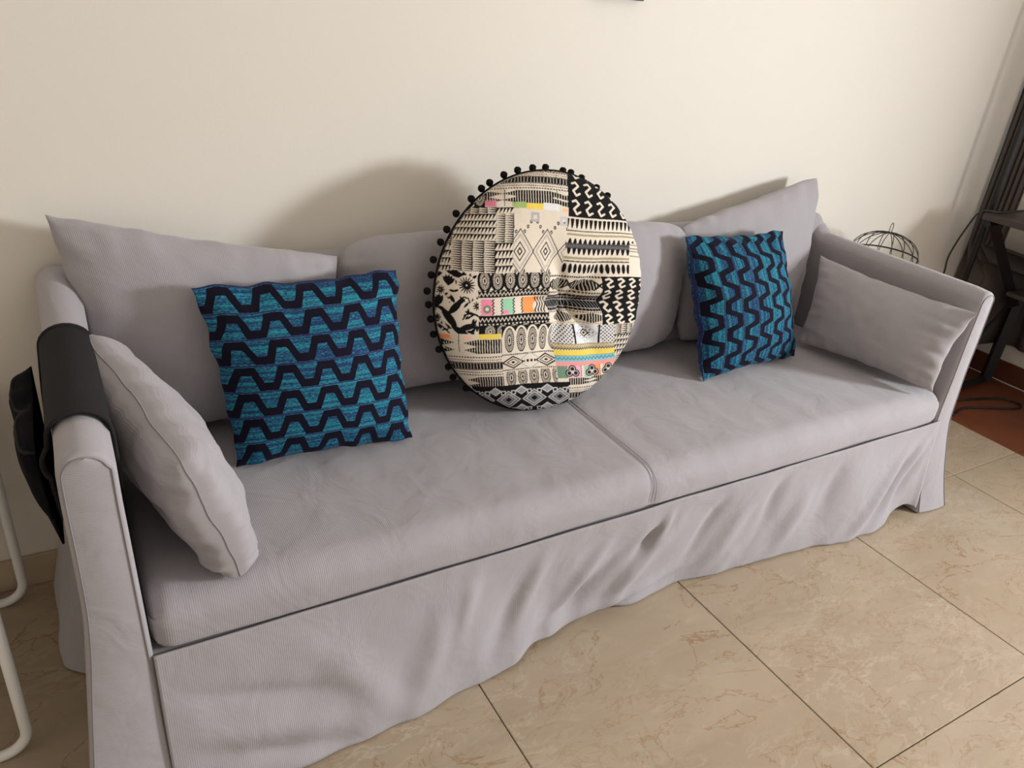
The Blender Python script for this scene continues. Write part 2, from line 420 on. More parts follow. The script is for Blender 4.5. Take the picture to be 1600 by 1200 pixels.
def cushion_geo(bl, br_, tr_, tl, n, tf, tb, sag=0.06, p=0.42, nu=56, nv=56, wr=0.004, seed=0, pucker=0.0, bend=None, round_c=0.0, wfreq=5.0, edge=0.004):
    """pillow between four corners; returns verts, faces, uv(0..1), size"""
    bl, br_, tr_, tl, n = [Vector(v) for v in (bl, br_, tr_, tl, n)]; n.normalize()
    W = ((br_ - bl).length + (tr_ - tl).length) / 2; H = ((tl - bl).length + (tr_ - br_).length) / 2
    def mapc(s): return math.sin(PI / 2 * s)
    V = []; UV = []; idx = {}; F = []
    def pt(u, v, side):
        k = round_c
        uu = u * (1 - sag * (1 - v * v)) ; vv = v * (1 - sag * (1 - u * u))
        if k:   # rounder outline
            uu *= 1 - k * v * v * v * v * u * u; vv *= 1 - k * u * u * u * u * v * v
        a = (uu + 1) / 2; b_ = (vv + 1) / 2
        P = bl * (1 - a) * (1 - b_) + br_ * a * (1 - b_) + tr_ * a * b_ + tl * (1 - a) * b_
        h = max(0.0, (1 - u * u)) ** p * max(0.0, (1 - v * v)) ** p
        t = (tf if side > 0 else tb)
        d = side * t * h
        q_ = Vector((u * W * wfreq, v * H * wfreq, seed * 3.1 + side))
        d += wr * h ** 0.5 * (noise.noise(q_) + 0.5 * noise.noise(q_ * 2.3)) if h > 0 else 0
        if pucker:
            e = math.exp(-(1 - abs(u)) / 0.22) * (noise.noise(Vector((v * H * 22, seed, u * 1.5 + side))) + 0.5 * noise.noise(Vector((v * H * 48, seed + 4, u * 2 + side))))
            e += math.exp(-(1 - abs(v)) / 0.22) * (noise.noise(Vector((u * W * 22, seed + 9, v * 1.5 + side))) + 0.5 * noise.noise(Vector((u * W * 48, seed + 7, v * 2 + side))))
            d += 1.5 * pucker * e * min(1, h * 3)
        if edge:
            P = P + (br_ - bl).normalized() * (edge * noise.noise(Vector((v * H * 12, seed, 31 + u))) * u * u) + (tl - bl).normalized() * (edge * noise.noise(Vector((u * W * 12, seed, 57 + v))) * v * v)
            d += edge * 1.6 * noise.noise(Vector((u * W * 9, v * H * 9, seed + 77))) * max(abs(u), abs(v)) ** 4
        P = P + n * d
        if bend: P = bend(P, u, v)
        return P
    for side in (1, -1):
        for i in range(nu):
            for j in range(nv):
                u = mapc(-1 + 2 * i / (nu - 1)); v = mapc(-1 + 2 * j / (nv - 1))
                rim = i in (0, nu - 1) or j in (0, nv - 1)
                if side < 0 and rim: idx[(side, i, j)] = idx[(1, i, j)]; continue
                idx[(side, i, j)] = len(V); V.append(pt(u, v, side)); UV.append(((u + 1) / 2, (v + 1) / 2))
        for i in range(nu - 1):
            for j in range(nv - 1):
                f = [idx[(side, i, j)], idx[(side, i + 1, j)], idx[(side, i + 1, j + 1)], idx[(side, i, j + 1)]]
                # n is on the +side; bl->br x bl->tl should give n
                if ((br_ - bl).cross(tl - bl)).dot(n) * side < 0: f.reverse()
                F.append(tuple(f))
    rim = [idx[(1, i, 0)] for i in range(nu)] + [idx[(1, nu - 1, j)] for j in range(1, nv)] + [idx[(1, i, nv - 1)] for i in range(nu - 2, -1, -1)] + [idx[(1, 0, j)] for j in range(nv - 2, 0, -1)]
    return V, F, UV, (W, H), [V[k] for k in rim]

def make_cushion(name, label, cat, mat, corners, n, tf, tb, metric=True, rib_u=True, group=None, seam=True, swap=False, **kw):
    V, F, UV, (W, H), rim = cushion_geo(*corners, n, tf, tb, **kw)
    base = Vector((sum(v.x for v in V) / len(V), sum(v.y for v in V) / len(V), min(v.z for v in V)))
    e = empty(name, base); tag(e, label, cat, group)
    if metric: UV = [(u * W, v * H) if rib_u else (v * H, u * W) for u, v in UV]
    elif swap: UV = [(v, 1 - u) for u, v in UV]
    mesh_obj('cover', V, F, mat, e, True, UV)
    if seam:
        tube('seam', rim[::1], 0.0014, seam if not isinstance(seam, bool) else M_thread, e, 5, True)
    return e

# ------------------------------------------------------------------ sofa
sofa = empty('sofa', (0.427, 0.86, 0.0))
tag(sofa, 'long light grey slipcovered sofa with low arms against the cream wall', 'sofa')
ZS = 0.395        # seat surface
# unseen dark box added inside the cover to block light
box('light_block', (-0.60, 0.60, 0.03), (1.47, 1.15, 0.30), M_dark, sofa)

box('seat_deck', (-0.585, 0.5535, 0.284), (1.455, 1.09, 0.2985), M_deck, sofa)
# seat mattress: rounded block with soft dips
def build_seat():
    x0, x1, y0, y1, z0, z1 = -0.577, 1.452, 0.540, 1.112, 0.300, ZS
    prof = []   # (y, z) from back-bottom round the front to back-top
    r1, r2 = 0.022, 0.050
    prof.append((y1, z0)); 
    for k in range(1, 16): prof.append((y1 + (y0 + r1 - y1) * k / 16, z0))
    for k in range(7): a = PI / 2 * k / 6; prof.append((y0 + r1 - r1 * math.sin(a), z0 + r1 - r1 * math.cos(a)))
    for k in range(9): a = PI / 2 * k / 8; prof.append((y0 + r2 - r2 * math.cos(a), z1 - r2 + r2 * math.sin(a)))
    for k in range(1, 40): prof.append((y0 + r2 + (y1 - y0 - r2) * k / 39, z1))
    # arc length for UV
    s = [0.0]
    for a, b_ in zip(prof, prof[1:]): s.append(s[-1] + math.hypot(b_[0] - a[0], b_[1] - a[1]))
    nx = 260; V = []; UV = []; m = len(prof)
    cy, cz = (y0 + y1) / 2, (z0 + z1) / 2
    for i in range(nx):
        t = i / (nx - 1)
        x = x0 + (x1 - x0) * t
        e = min(x - x0, x1 - x); k = 1.0
        ex = 0.035
        shrink = 0.0
        if e < ex: a = 1 - e / ex; shrink = ex * (1 - math.sqrt(max(0, 1 - a * a)))
        for (y, z) in prof:
            yy = y + (shrink * 0.8 if y < cy else -shrink * 0.2) * min(1, abs(y - cy) / 0.2); zz = z + (-shrink * 0.9 if z > cz + 0.02 else (shrink * 0.5 if z < cz - 0.03 else 0))
            if z > z0 + 0.03:
                w = min(1, (z - z0 - 0.03) / 0.05)
                zz += w * (0.0022 * noise.noise(Vector((x * 4, y * 4, 1))) + 0.0018 * noise.noise(Vector((x * 16, y * 3.0, 4))))
                zz -= 0.002 * math.exp(-((x - 0.415) / 0.010) ** 2) * w
            if z < z1 - 0.01:
                yy += (0.004 * noise.noise(Vector((x * 5, z * 9, 7))) + 0.003 * math.exp(-((x - 0.415) / 0.012) ** 2)) * (1 if y < cy else 0)
            V.append((x, yy, zz))
        UV += [(x, q_) for q_ in s]
    F = grid_faces(nx, m)
    F.append(tuple(range(m))); F.append(tuple((nx - 1) * m + k for k in reversed(range(m))))
    seat = mesh_obj('seat_mattress', V, F, M_cover, sofa, True, UV)
    # stitched centre seam over the top and the front, two parallel threads
    for dx in (-0.005, 0.005):
        pts = [(0.415 + dx, y, z + 0.0004) for (y, z) in prof[22:]]
        pts = [(x, y - (0.0008 if z < z1 - 0.02 else 0), z - (0.0012 if z > z1 - 0.02 else 0)) for x, y, z in pts]
        tube('centre_seam', pts, 0.0007, M_thread, seat, 5)
    # end seams
    for xx in (x0 + 0.02, x1 - 0.02):
        pts = [(xx, y + 0.004, z - 0.0075) for (y, z) in prof[26:60]]
        tube('end_seam', pts, 0.0011, M_thread, seat, 5)
build_seat()

HEMX = [-0.575, -0.367, -0.269, -0.162, -0.014, 0.083, 0.188, 0.285, 0.354, 0.468, 0.60, 0.736, 0.997, 1.20, 1.30, 1.373, 1.44, 1.50]
HEMY = [0.475, 0.474, 0.478, 0.489, 0.504, 0.514, 0.553, 0.570, 0.577, 0.566, 0.576, 0.559, 0.537, 0.508, 0.512, 0.530, 0.525, 0.50]
def skirt_y(x, z):
    s = min(1, max(0, 1 - z / 0.302))
    hem = sinterp(x, HEMX, HEMY)
    y = 0.5435 + (hem - 0.5435) * s ** 1.2 
    e = min(1, (x + 0.575) / 0.05, (1.465 - x) / 0.04); e = max(0, e)
    amp = 0.35 + 0.65 * s
    d = 0
    d += 0.010 * amp * noise.noise(Vector((x * 6.0 + z * 3, z * 4, 2.0)))
    d += 0.006 * amp * noise.noise(Vector((x * 13.0 - z * 6, z * 7, 5.0)))
    # big folds
    for (cx, cz, an, ln, wd, am) in [
        (0.47, 0.235, 1.25, 0.050, 0.014, -0.017), (0.445, 0.20, 1.0, 0.06, 0.022, 0.022), (0.40, 0.10, 0.95, 0.10, 0.022, -0.016),
        (0.26, 0.16, 1.0, 0.10, 0.020, -0.014), (0.30, 0.12, 0.9, 0.10, 0.025, 0.012), (0.12, 0.20, 1.15, 0.10, 0.022, -0.012), (0.06, 0.13, 1.1, 0.12, 0.030, 0.012),
        (-0.03, 0.22, 1.3, 0.08, 0.02, -0.010), (-0.10, 0.15, 1.25, 0.12, 0.03, -0.010), (0.20, 0.06, 0.5, 0.10, 0.022, 0.012), (0.38, 0.045, 0.15, 0.14, 0.016, -0.014), (0.38, 0.018, 0.12, 0.16, 0.014, 0.014),
        (0.62, 0.18, 1.2, 0.09, 0.02, 0.010), (0.70, 0.13, 1.1, 0.10, 0.03, -0.009), (0.83, 0.21, 1.35, 0.08, 0.025, 0.011), (0.93, 0.14, 1.2, 0.10, 0.03, -0.010), (1.05, 0.19, 1.3, 0.10, 0.03, 0.009),
        (1.25, 0.13, 0.85, 0.16, 0.018, -0.014), (1.30, 0.12, 0.85, 0.16, 0.018, 0.011), (1.36, 0.16, 0.95, 0.14, 0.016, -0.012), (1.40, 0.16, 1.0, 0.12, 0.015, 0.009),
        (-0.40, 0.10, -0.25, 0.14, 0.025, -0.010), (-0.42, 0.17, -0.30, 0.14, 0.020, 0.007), (-0.38, 0.045, -0.3, 0.12, 0.02, 0.009), (-0.25, 0.13, -0.9, 0.12, 0.03, -0.008)]:
        d += fold(x, z, cx, cz, an, ln, wd, am)
    return y + d * e * min(1, 0.12 + s * 4)
def build_skirt():
    nx, nz = 420, 60; V = []; UV = []
    for i in range(nx):
        x = -0.579 + 2.046 * i / (nx - 1)
        lift = 0.004 + 0.014 * max(0, noise.noise(Vector((x * 3.0, 3, 9)))) + 0.03 * math.exp(-((x - 1.42) / 0.06) ** 2)
        for j in range(nz):
            zt_ = 0.3045 + 0.003 * noise.noise(Vector((x * 7, 1, 1))); z = zt_ + (lift - zt_) * j / (nz - 1)
            y = skirt_y(x, z)
            if j > nz - 7: y += 0.0015 * (j - nz + 7) / 6
            V.append((x, y, z)); UV.append((x, z))
    sk = mesh_obj('front_skirt', V, grid_faces(nx, nz), M_cover, sofa, True, UV)
    md = sk.modifiers.new('thickness', 'SOLIDIFY'); md.thickness = 0.004; md.offset = -1
    # hem stitch
    pts = []
    for i in range(0, nx, 2):
        x = -0.579 + 2.046 * i / (nx - 1); z = 0.024 + 0.03 * math.exp(-((x - 1.42) / 0.06) ** 2)
        pts.append((x, skirt_y(x, z) - 0.0004, z))
    tube('hem_stitch', pts, 0.0009, M_thread, sk, 5)
build_skirt()

def build_arm(sgn):
    """sgn -1: left arm, +1: right arm.  Lofted along y from a rounded profile in x-z."""
    if sgn < 0:
        xo, xi = -0.656, -0.588
        fl = ([0.546, 0.60, 0.66, 0.74, 0.83, 0.90, 1.0, 1.17], [0.055, 0.055, 0.045, 0.012, 0.018, 0.072, 0.078, 0.08])
    else:
        xo, xi = 1.511, 1.449
        fl = ([0.546, 0.66, 0.80, 0.95, 1.17], [0.090, 0.06, 0.07, 0.05, 0.06])
    y0, y1 = 0.546, 1.165
    ny = 90
    def ztop(y): return sinterp(y, [0.54, 0.60, 0.98 if sgn < 0 else 1.07, 1.13, 1.18], [0.686, 0.690, 0.692, 0.742 if sgn < 0 else 0.72, 0.738])
    nz = 46; nt = 11
    def profile(y, inset=0.0):
        zt = ztop(y) - inset
        P = []
        o = xo - sgn * inset; i_ = xi + sgn * inset
        r = abs(o - i_) / 2; zc = zt - r * 0.9
        fy = sinterp(y, *fl)
        inner_bot = (0.012 if sgn < 0 else 0.0)
        # inner side, bottom to top
        side_i = []; side_o = []
        for k in range(nz):
            z = 0.005 + (zc - 0.005) * k / (nz - 1)
            t = max(0, 1 - z / 0.45)
            bulge = 0.0035 * noise.noise(Vector((y * 7, z * 6, 3 + sgn)))
            xin = i_ - sgn * (0.004 + 0.012 * max(0, 1 - z / 0.6)) * (1 if sgn < 0 else 0.4) + sgn * (0.03 * t ** 2 if sgn > 0 else -0.0)
            side_i.append((xin, z))
            wave = 0.006 * t * noise.noise(Vector((y * 9, z * 3, 11 + sgn)))
            side_o.append((o + sgn * (0.004 * math.sin(PI * min(1, z / zc)) + fy * t ** 1.6) + wave + bulge, z))
        arc = []
        cxm = (o + i_) / 2
        for k in range(1, nt):
            a = PI * k / nt
            arc.append((cxm - sgn * r * math.cos(a), zc + r * 0.9 * math.sin(a) + 0.0))
        return side_i + arc + list(reversed(side_o))
    ysl = [(y0 + 0.000, 0.0065), (y0 + 0.0008, 0.0042), (y0 + 0.0025, 0.0022), (y0 + 0.005, 0.0008), (y0 + 0.009, 0.0)] + [(y0 + 0.009 + (y1 - y0 - 0.009) * k / ny, 0.0) for k in range(1, ny + 1)]
    V = []; UV = []
    m = None
    for (y, ins) in ysl:
        pr = profile(y, ins); m = len(pr); s = 0; last = pr[0]
        for (x, z) in pr:
            s += math.hypot(x - last[0], z - last[1]); last = (x, z)
            # front face leans with the hem
            yy = y
            if y < 0.75:
                k = (0.75 - y) / 0.2
                yy = y - k * (0.546 - sinterp(x, HEMX, HEMY) if z < 0.30 else 0) * (max(0, 1 - z / 0.30) ** 1.3) + 0.003 * k * noise.noise(Vector((x * 20, z * 6, 2 + sgn)))
            V.append((x, yy, z)); UV.append((y, s))
    n = len(ysl)
    F = []
    for i in range(n - 1):
        for j in range(m - 1):
            f = (i * m + j, i * m + j + 1, (i + 1) * m + j + 1, (i + 1) * m + j)
            F.append(f if sgn > 0 else tuple(reversed(f)))
    # back cap
    bc = tuple((n - 1) * m + j for j in range(m)); F.append(bc if sgn > 0 else tuple(reversed(bc)))
    # front cap: strip between matching heights, own verts for sharp uv
    pr = profile(y0, 0.010)
    def capv(x, z):
        return (x, V[min(range(m), key=lambda j: (V[j][0] - x) ** 2 + (V[j][2] - z) ** 2)][1], z)
    base = len(V); half = nz + (nt - 1) // 2
    left = list(range(0, half)); right = list(range(m - 1, m - 1 - half, -1))
    cols = 6; rows = []
    for a, b_ in zip(left, right):
        row = []
        for c in range(cols + 1):
            t = c / cols
            p = Vector(V[a]).lerp(Vector(V[b_]), t); 
            p.y -= 0.004 * math.sin(PI * t)
            row.append(len(V)); V.append(tuple(p)); UV.append((p.z, p.x))
        rows.append(row)
    for r0, r1 in zip(rows, rows[1:]):
        for c in range(cols):
            f = (r0[c], r0[c + 1], r1[c + 1], r1[c]); F.append(f if sgn < 0 else tuple(reversed(f)))
            F[-1] = tuple(reversed(F[-1]))
    arm = mesh_obj('arm', V, F, M_cover, sofa, True, UV)
    # piping round the front panel
    st = [Vector(V[j]) + Vector((0, -0.0012, 0)) for j in range(0, m, 1)]
    tube('front_piping', st, 0.0010, M_thread, arm, 5)
    return arm
build_arm(-1); build_arm(1)

def build_back():
    x0, x1 = -0.628, 1.482
    nx = 160; V = []; UV = []
    prof = []
    for k in range(14): prof.append((1.100 + 0.008 * k / 13, 0.30 + 0.40 * k / 13))
    for k in range(1, 12):
        a = PI * k / 12; prof.append((1.142 - 0.034 * math.cos(a), 0.704 + 0.034 * math.sin(a)))
    for k in range(20): prof.append((1.176, 0.70 - 0.68 * k / 19))
    m = len(prof)
    for i in range(nx):
        x = x0 + (x1 - x0) * i / (nx - 1); s = 0; last = prof[0]
        for (y, z) in prof:
            s += math.hypot(y - last[0], z - last[1]); last = (y, z)
            V.append((x, y, z + (0.003 * noise.noise(Vector((x * 5, y, 3))) if z > 0.6 else 0))); UV.append((x, s))
    F = grid_faces(nx, m); F.append(tuple(range(m))); F.append(tuple((nx - 1) * m + k for k in reversed(range(m))))
    mesh_obj('backrest', V, F, M_cover, sofa, True, UV)
build_back()

# ------------------------------------------------------------------ grey cushions
GB = 'grey back cushions'
nb = (0.02, -1, 0.12)
make_cushion('back_cushion', 'grey back cushion at the left end, its corner peaking above the arm', 'cushion', M_cush,
    ((-0.572, 1.055, 0.402), (-0.112, 1.055, 0.402), (-0.098, 1.06, 0.752), (-0.628, 1.115, 0.858)), (0.03, -1, 0.14), 0.075, 0.036, group=GB, seed=1, sag=0.06, pucker=0.003, seam=False, round_c=0.03)
make_cushion('back_cushion', 'grey back cushion between the blue zigzag pillow and the round patchwork cushion', 'cushion', M_cush,
    ((-0.105, 1.060, 0.402), (0.375, 1.058, 0.402), (0.375, 1.070, 0.800), (-0.115, 1.075, 0.788)), nb, 0.072, 0.036, group=GB, seed=2, sag=0.045, pucker=0.003, seam=False, round_c=0.14)
make_cushion('back_cushion', 'grey back cushion directly right of the round patchwork cushion', 'cushion', M_cush,
    ((0.390, 1.058, 0.402), (0.885, 1.055, 0.402), (0.880, 1.065, 0.770), (0.385, 1.070, 0.808)), nb, 0.072, 0.036, group=GB, seed=3, sag=0.045, pucker=0.003, seam=False, round_c=0.14)
make_cushion('back_cushion', 'grey back cushion at the right end with a tall pointed corner', 'cushion', M_cush,
    ((0.905, 1.055, 0.402), (1.405, 1.055, 0.402), (1.425, 1.120, 0.872), (0.850, 1.085, 0.752)), nb, 0.068, 0.036, group=GB, seed=4, sag=0.04, pucker=0.003, seam=False, round_c=0.06)
make_cushion('side_cushion', 'plump grey cushion leaning on the left arm beside the black caddy', 'cushion', M_cush,
    ((-0.428, 0.545, 0.392), (-0.478, 0.95, 0.41), (-0.600, 0.985, 0.690), (-0.500, 0.570, 0.625)), (1, 0.0, 0.22), 0.074, 0.066, rib_u=False, seed=5, sag=0.012, p=0.30, pucker=0.006, wr=0.009, wfreq=8, round_c=0.08)
make_cushion('side_cushion', 'grey oblong cushion leaning on the inside of the right arm', 'cushion', M_cush,
    ((1.275, 0.93, 0.412), (1.375, 0.545, 0.412), (1.424, 0.532, 0.640), (1.372, 1.005, 0.650)), (-1, -0.15, 0.35), 0.074, 0.035, seed=6, sag=0.07, p=0.55, pucker=0.006, wr=0.005, wfreq=8, seam=False)

# ------------------------------------------------------------------ blue zigzag pillows
make_cushion('zigzag_pillow', 'larger-looking turquoise and navy zigzag pillow with horizontal waves, left of the round cushion', 'pillow', M_zig,
    ((-0.372, 0.875, 0.400), (-0.018, 0.845, 0.402), (-0.004, 0.985, 0.738), (-0.408, 0.980, 0.742)), (0.0, -1, 0.35), 0.085, 0.048, metric=False, group='zigzag pillows', seed=7, sag=0.05, p=0.55, pucker=0.004, wr=0.005, seam=False, edge=0.008)
make_cushion('zigzag_pillow', 'turquoise and navy zigzag pillow with upright waves, near the right arm', 'pillow', M_zig,
    ((0.815, 0.845, 0.400), (1.205, 0.870, 0.400), (1.150, 0.985, 0.748), (0.785, 0.985, 0.756)), (-0.1, -1, 0.35), 0.085, 0.048, metric=False, swap=True, group='zigzag pillows', seed=8, sag=0.045, p=0.55, pucker=0.004, wr=0.005, seam=False, edge=0.008)

# ------------------------------------------------------------------ round patchwork cushion
def srgb(r, g, b):
    f = lambda c: (c / 255 / 12.92) if c / 255 <= 0.04045 else ((c / 255 + 0.055) / 1.055) ** 2.4
    return np.array([f(r), f(g), f(b)])
CREAM = srgb(222, 207, 189); BLK = srgb(22, 20, 21)
def paint_patchwork():
    """the patchwork print of the round cushion as a 1054 x 1200 table of colours (drawn with arithmetic, no files)"""
    W, H = 1054, 1200
    Y, X = np.mgrid[0:H, 0:W].astype(np.float64)
    # gentle bowing of the woven rows so that the print is not ruler-straight
    Xw = X + 3 * np.sin(Y / 60.0); Yw = Y + 4 * np.sin(X / 75.0 + 0.7)
    C = np.empty((H, W, 3)); C[:] = CREAM
    def put(mask, col): C[mask] = col
    def rect(x0, x1, y0, y1, bow=True):
        a, b_ = (Xw, Yw) if bow else (X, Y)
        return (a >= x0) & (a < x1) & (b_ >= y0) & (b_ < y1)
    def patch(x0, x1, y0, y1, col=CREAM):
        m = rect(x0, x1, y0, y1); C[m] = col; return m
    def hline(m, y, t, dash=0, duty=0.6, col=BLK):
        k = m & (abs(Yw - y) < t / 2)
        if dash: k &= (Xw % dash) < dash * duty
        put(k, col)
    def bars(m, x0, x1, y0, y1, pitch=11, duty=0.72, col=BLK):
        put(m & (Xw >= x0) & (Xw < x1) & (Yw >= y0) & (Yw < y1) & ((Xw % pitch) < pitch * duty), col)
    def spikes(m, xb, xt, y0, y1, n=2):
        """stepped spikes from base xb to tip xt"""
        h = (y1 - y0) / n
        t = (Xw - xb) / (xt - xb); t = np.floor(t * 6) / 6
        v = ((Yw - y0) % h) / h
        put(m & (t >= 0) & (t < 1) & (Yw >= y0) & (Yw < y1) & (abs(v - 0.5) < 0.42 * (1 - t)) & ((Xw % 11) < 8.5), BLK)
    def feather(m, xc, hw, y0, y1, tip=55):
        bars(m, xc - hw, xc + hw, y0, y1)
        spikes(m, xc - hw, xc - hw - tip, y0, y1); spikes(m, xc + hw, xc + hw + tip, y0, y1)
    def stripes(m, y0):
        for dy, t, d in ((0, 5, 12), (13, 4, 9), (68, 4, 9), (80, 5, 12)): hline(m, y0 + dy, t, d, 0.65)
        put(m & (Yw > y0 + 22) & (Yw < y0 + 58), BLK * 1.6)
        put(m & (Yw > y0 + 28) & (Yw < y0 + 52) & ((Xw % 14) < 3), CREAM * 0.75)
        hline(m, y0 + 25, 3, 8, 0.5, CREAM * 0.8); hline(m, y0 + 55, 3, 8, 0.5, CREAM * 0.8)
    def chain(m, px, py, x0, y0, rot=False):
        """cream S hooks on black"""
        put(m, BLK)
        a, b_ = (Xw - x0, Yw - y0)
        if rot: a, b_ = b_, a
        u = (a % px) / px; v = (b_ % py) / py
        # S hook polyline distance
        pts = [(0.22, 0.18), (0.45, 0.10), (0.70, 0.30), (0.30, 0.58), (0.52, 0.84), (0.80, 0.72)]
        d = np.full(u.shape, 9.0)
        for (ax, ay), (bx, by) in zip(pts, pts[1:]):
            ax, bx = ax * px, bx * px; ay, by = ay * py, by * py
            uu, vv_ = u * px, v * py
            t = np.clip(((uu - ax) * (bx - ax) + (vv_ - ay) * (by - ay)) / ((bx - ax) ** 2 + (by - ay) ** 2), 0, 1)
            d = np.minimum(d, np.hypot(uu - ax - t * (bx - ax), vv_ - ay - t * (by - ay)))
        put(m & (d < 4.6), CREAM)
    def teeth(m, y0, y1, pitch=21, up=True):
        u = abs((Xw % pitch) / pitch - 0.5) * 2; v = (Yw - y0) / (y1 - y0)
        if up: v = 1 - v
        put(m & (v >= 0) & (v < 1) & (u < 0.8 * np.sqrt(np.clip(1 - v, 0, 1)) ), BLK)
    def drops(m, y0, y1, pitch=22):
        u = ((Xw % pitch) / pitch - 0.5) * 2; v = ((Yw - y0) / (y1 - y0) - 0.5) * 2
        put(m & ((u / 0.72) ** 2 + v ** 2 < 1), BLK)
    def zig(m, y, amp, per, t, col=BLK):
        z = abs((Xw % per) / per - 0.5) * 4 - 1
        put(m & (abs(Yw - y - amp * z) < t), col)
    def slats(m, x0, x1, y0, y1, n, horiz=True):
        """n rows of slanted teeth (horiz) or columns of fading hatch lines"""
        k = m & (Xw >= x0) & (Xw < x1) & (Yw >= y0) & (Yw < y1)
        put(k, CREAM)
        if horiz:
            h = (y1 - y0) / n; v = ((Yw - y0) % h) / h; u = ((Xw + 6 * v) % 15) / 15
            put(k & ((v < 0.16) | (u < 0.82 * (1 - v))), BLK)
        else:
            w = (x1 - x0) / n; u = ((Xw - x0) % w) / w; v = ((Yw) % 9.5) / 9.5
            put(k & ((u > 0.93) | (v < 0.15 + 0.62 * u)), BLK)
    def ring_oval(m, cx, cy, rx, ry):
        e = np.hypot((Xw - cx) / rx, (Yw - cy) / ry); th = np.arctan2((Yw - cy) / ry, (Xw - cx) / rx)
        k = m & (e < 1)
        put(k, CREAM)
        put(k & (e > 0.90), BLK)
        put(k & (e > 0.48) & (e < 0.9) & (((th / (2 * PI) * 30) % 1) < 0.55), BLK)
        put(k & (e < 0.48) & (e > 0.36), BLK); put(k & (abs(Xw - cx) / rx / 0.20 + abs(Yw - cy) / ry / 0.34 < 1), BLK)
    def diamond(m, cx, cy, rx, ry, ringspec):
        e = abs(Xw - cx) / rx + abs(Yw - cy) / ry
        for a, b_, col in ringspec: put(m & (e >= a) & (e < b_), col)
    def eye(m, cx, cy, rx, ry):
        e = abs(Xw - cx) / rx; hgt = ry * np.sqrt(np.clip(1 - e, 0, 1))
        k = m & (e < 1) & (abs(Yw - cy) < hgt); put(k & ((Xw % 10) < 7), BLK)
    GREY2 = srgb(150, 146, 145); SILV = srgb(196, 192, 190)
    OL = srgb(166, 150, 118); PINK = srgb(236, 138, 165); GRN = srgb(150, 200, 165); ORG = srgb(245, 150, 85); YEL = srgb(235, 205, 90); BLU = srgb(130, 185, 190)
    # 1-2 top band
    m = patch(250, 672, 40, 262)
    put(m & (Yw < 84) & (((Xw + Yw * 2) % 17) < 9), BLK); stripes(m, 86)
    feather(m, 520, 78, 176, 232); feather(m, 270, 55, 176, 232, 60); feather(m, 735, 70, 184, 240, 55)
    put(m & (abs(Xw - 393) < 1.6) & (Yw > 170), BLK * 3); put(m & (abs(Xw - 617) < 1.6) & (Yw > 170) & (Yw < 235), BLK * 3)
    w = (np.sin(X * 0.55) * 4 + 4)
    put(m & (Yw > 222 - w) & (Yw < 248) & (Xw > 308) & (Xw < 356), PINK); put(m & (Yw > 226 + w * .4) & (Yw < 254) & (Xw > 425) & (Xw < 485), srgb(160, 180, 110)); put(m & (Yw > 232) & (Yw < 259) & (Xw > 485) & (Xw < 556), YEL)
    put(m & (Yw > 228) & (Yw < 262) & (Xw > 556) & (Xw < 625), srgb(228, 222, 218)); put(m & (Yw > 246) & (Xw > 640), srgb(245, 185, 145))
    # 3 black chain top right
    m = patch(665, 960, 40, 276); chain(m, 56, 82, 672, 30)
    # 4 leaf rows right
    m = patch(650, 985, 276, 535)
    teeth(m, 284, 326, 21, False); hline(m, 336, 6, 6, .7); hline(m, 352, 9, 0, 1, OL)
    teeth(m, 368, 392, 23, True); put(m & (Yw > 390) & (Yw < 414), BLK * 2.2); put(m & (Yw > 390) & (Yw < 414) & ((Xw % 6) < 1.6), GREY2); teeth(m, 412, 440, 23, False)
    hline(m, 455, 10, 0, 1, OL); hline(m, 470, 7, 5, .8); drops(m, 480, 524, 22)
    put(rect(962, 1040, 380, 535), CREAM); mm = rect(962, 1040, 380, 450); [hline(mm, y, 6, 7, .6) for y in (388, 405, 418, 440)]
    # 5 basket weave
    m = patch(60, 432, 245, 526, CREAM)
    slats(m, 210, 358, 248, 276, 4, False); slats(m, 172, 358, 276, 390, 4); slats(m, 172, 358, 390, 526, 4, False)
    slats(m, 358, 432, 250, 278, 1); slats(m, 358, 432, 278, 398, 2, False); slats(m, 358, 432, 398, 526, 4)
    slats(m, 60, 172, 398, 526, 4); slats(m, 80, 172, 276, 398, 3, False)
    # ornate corner
    m = patch(225, 310, 150, 248, BLK); ring_oval(m, 287, 205, 24, 40); put(m & (((Xw * 0.7 + Yw) % 26) < 7) & (Xw < 262), CREAM)
    # 6 nested diamonds
    m = patch(432, 662, 258, 528)
    for cx in (460, 577, 694):
        diamond(m, cx, 436, 62, 98, [(0.93, 1.0, BLK * 2), (0.66, 0.80, GREY2), (0.36, 0.44, BLK * 2), (0.1, 0.2, BLK * 2)])
        k = m & (abs(abs(Xw - cx) / 62 + abs(Yw - 436) / 98 - 0.73) < 0.07) & (((Xw + Yw) % 7) < 3); put(k, CREAM)
    for cx in (518.5, 401.5, 635.5):
        for i in range(1, 6):
            for s_ in (-1, 1):
                for q_ in (-1, 1):
                    x_, y_ = cx + s_ * (i * 13.5), 436 + q_ * (30 + (6 - i) * 21 - 10)
                    e = np.hypot((Xw - x_) / 5.5, (Yw - y_) / 8); put(m & (e < 1) & (e > 0.35) & np.all([abs(Xw - q2) / 62 + abs(Yw - 436) / 98 > 1.06 for q2 in (460, 577, 694)], axis=0), BLK * 2)
    k = m & (abs(Xw - 522) < 18) & (abs(Yw - 291) < 20); put(k & ~((abs(Xw - 522) < 8) & (abs(Yw - 291) < 9)), SILV * 0.8)
    k = m & (abs(Xw - 645) < 16) & (abs(Yw - 300) < 20); put(k & ~((abs(Xw - 645) < 7) & (abs(Yw - 300) < 9)), SILV)
    # 7 floral papercut
    m = patch(30, 290, 516, 792)
    rr = random.Random(3)
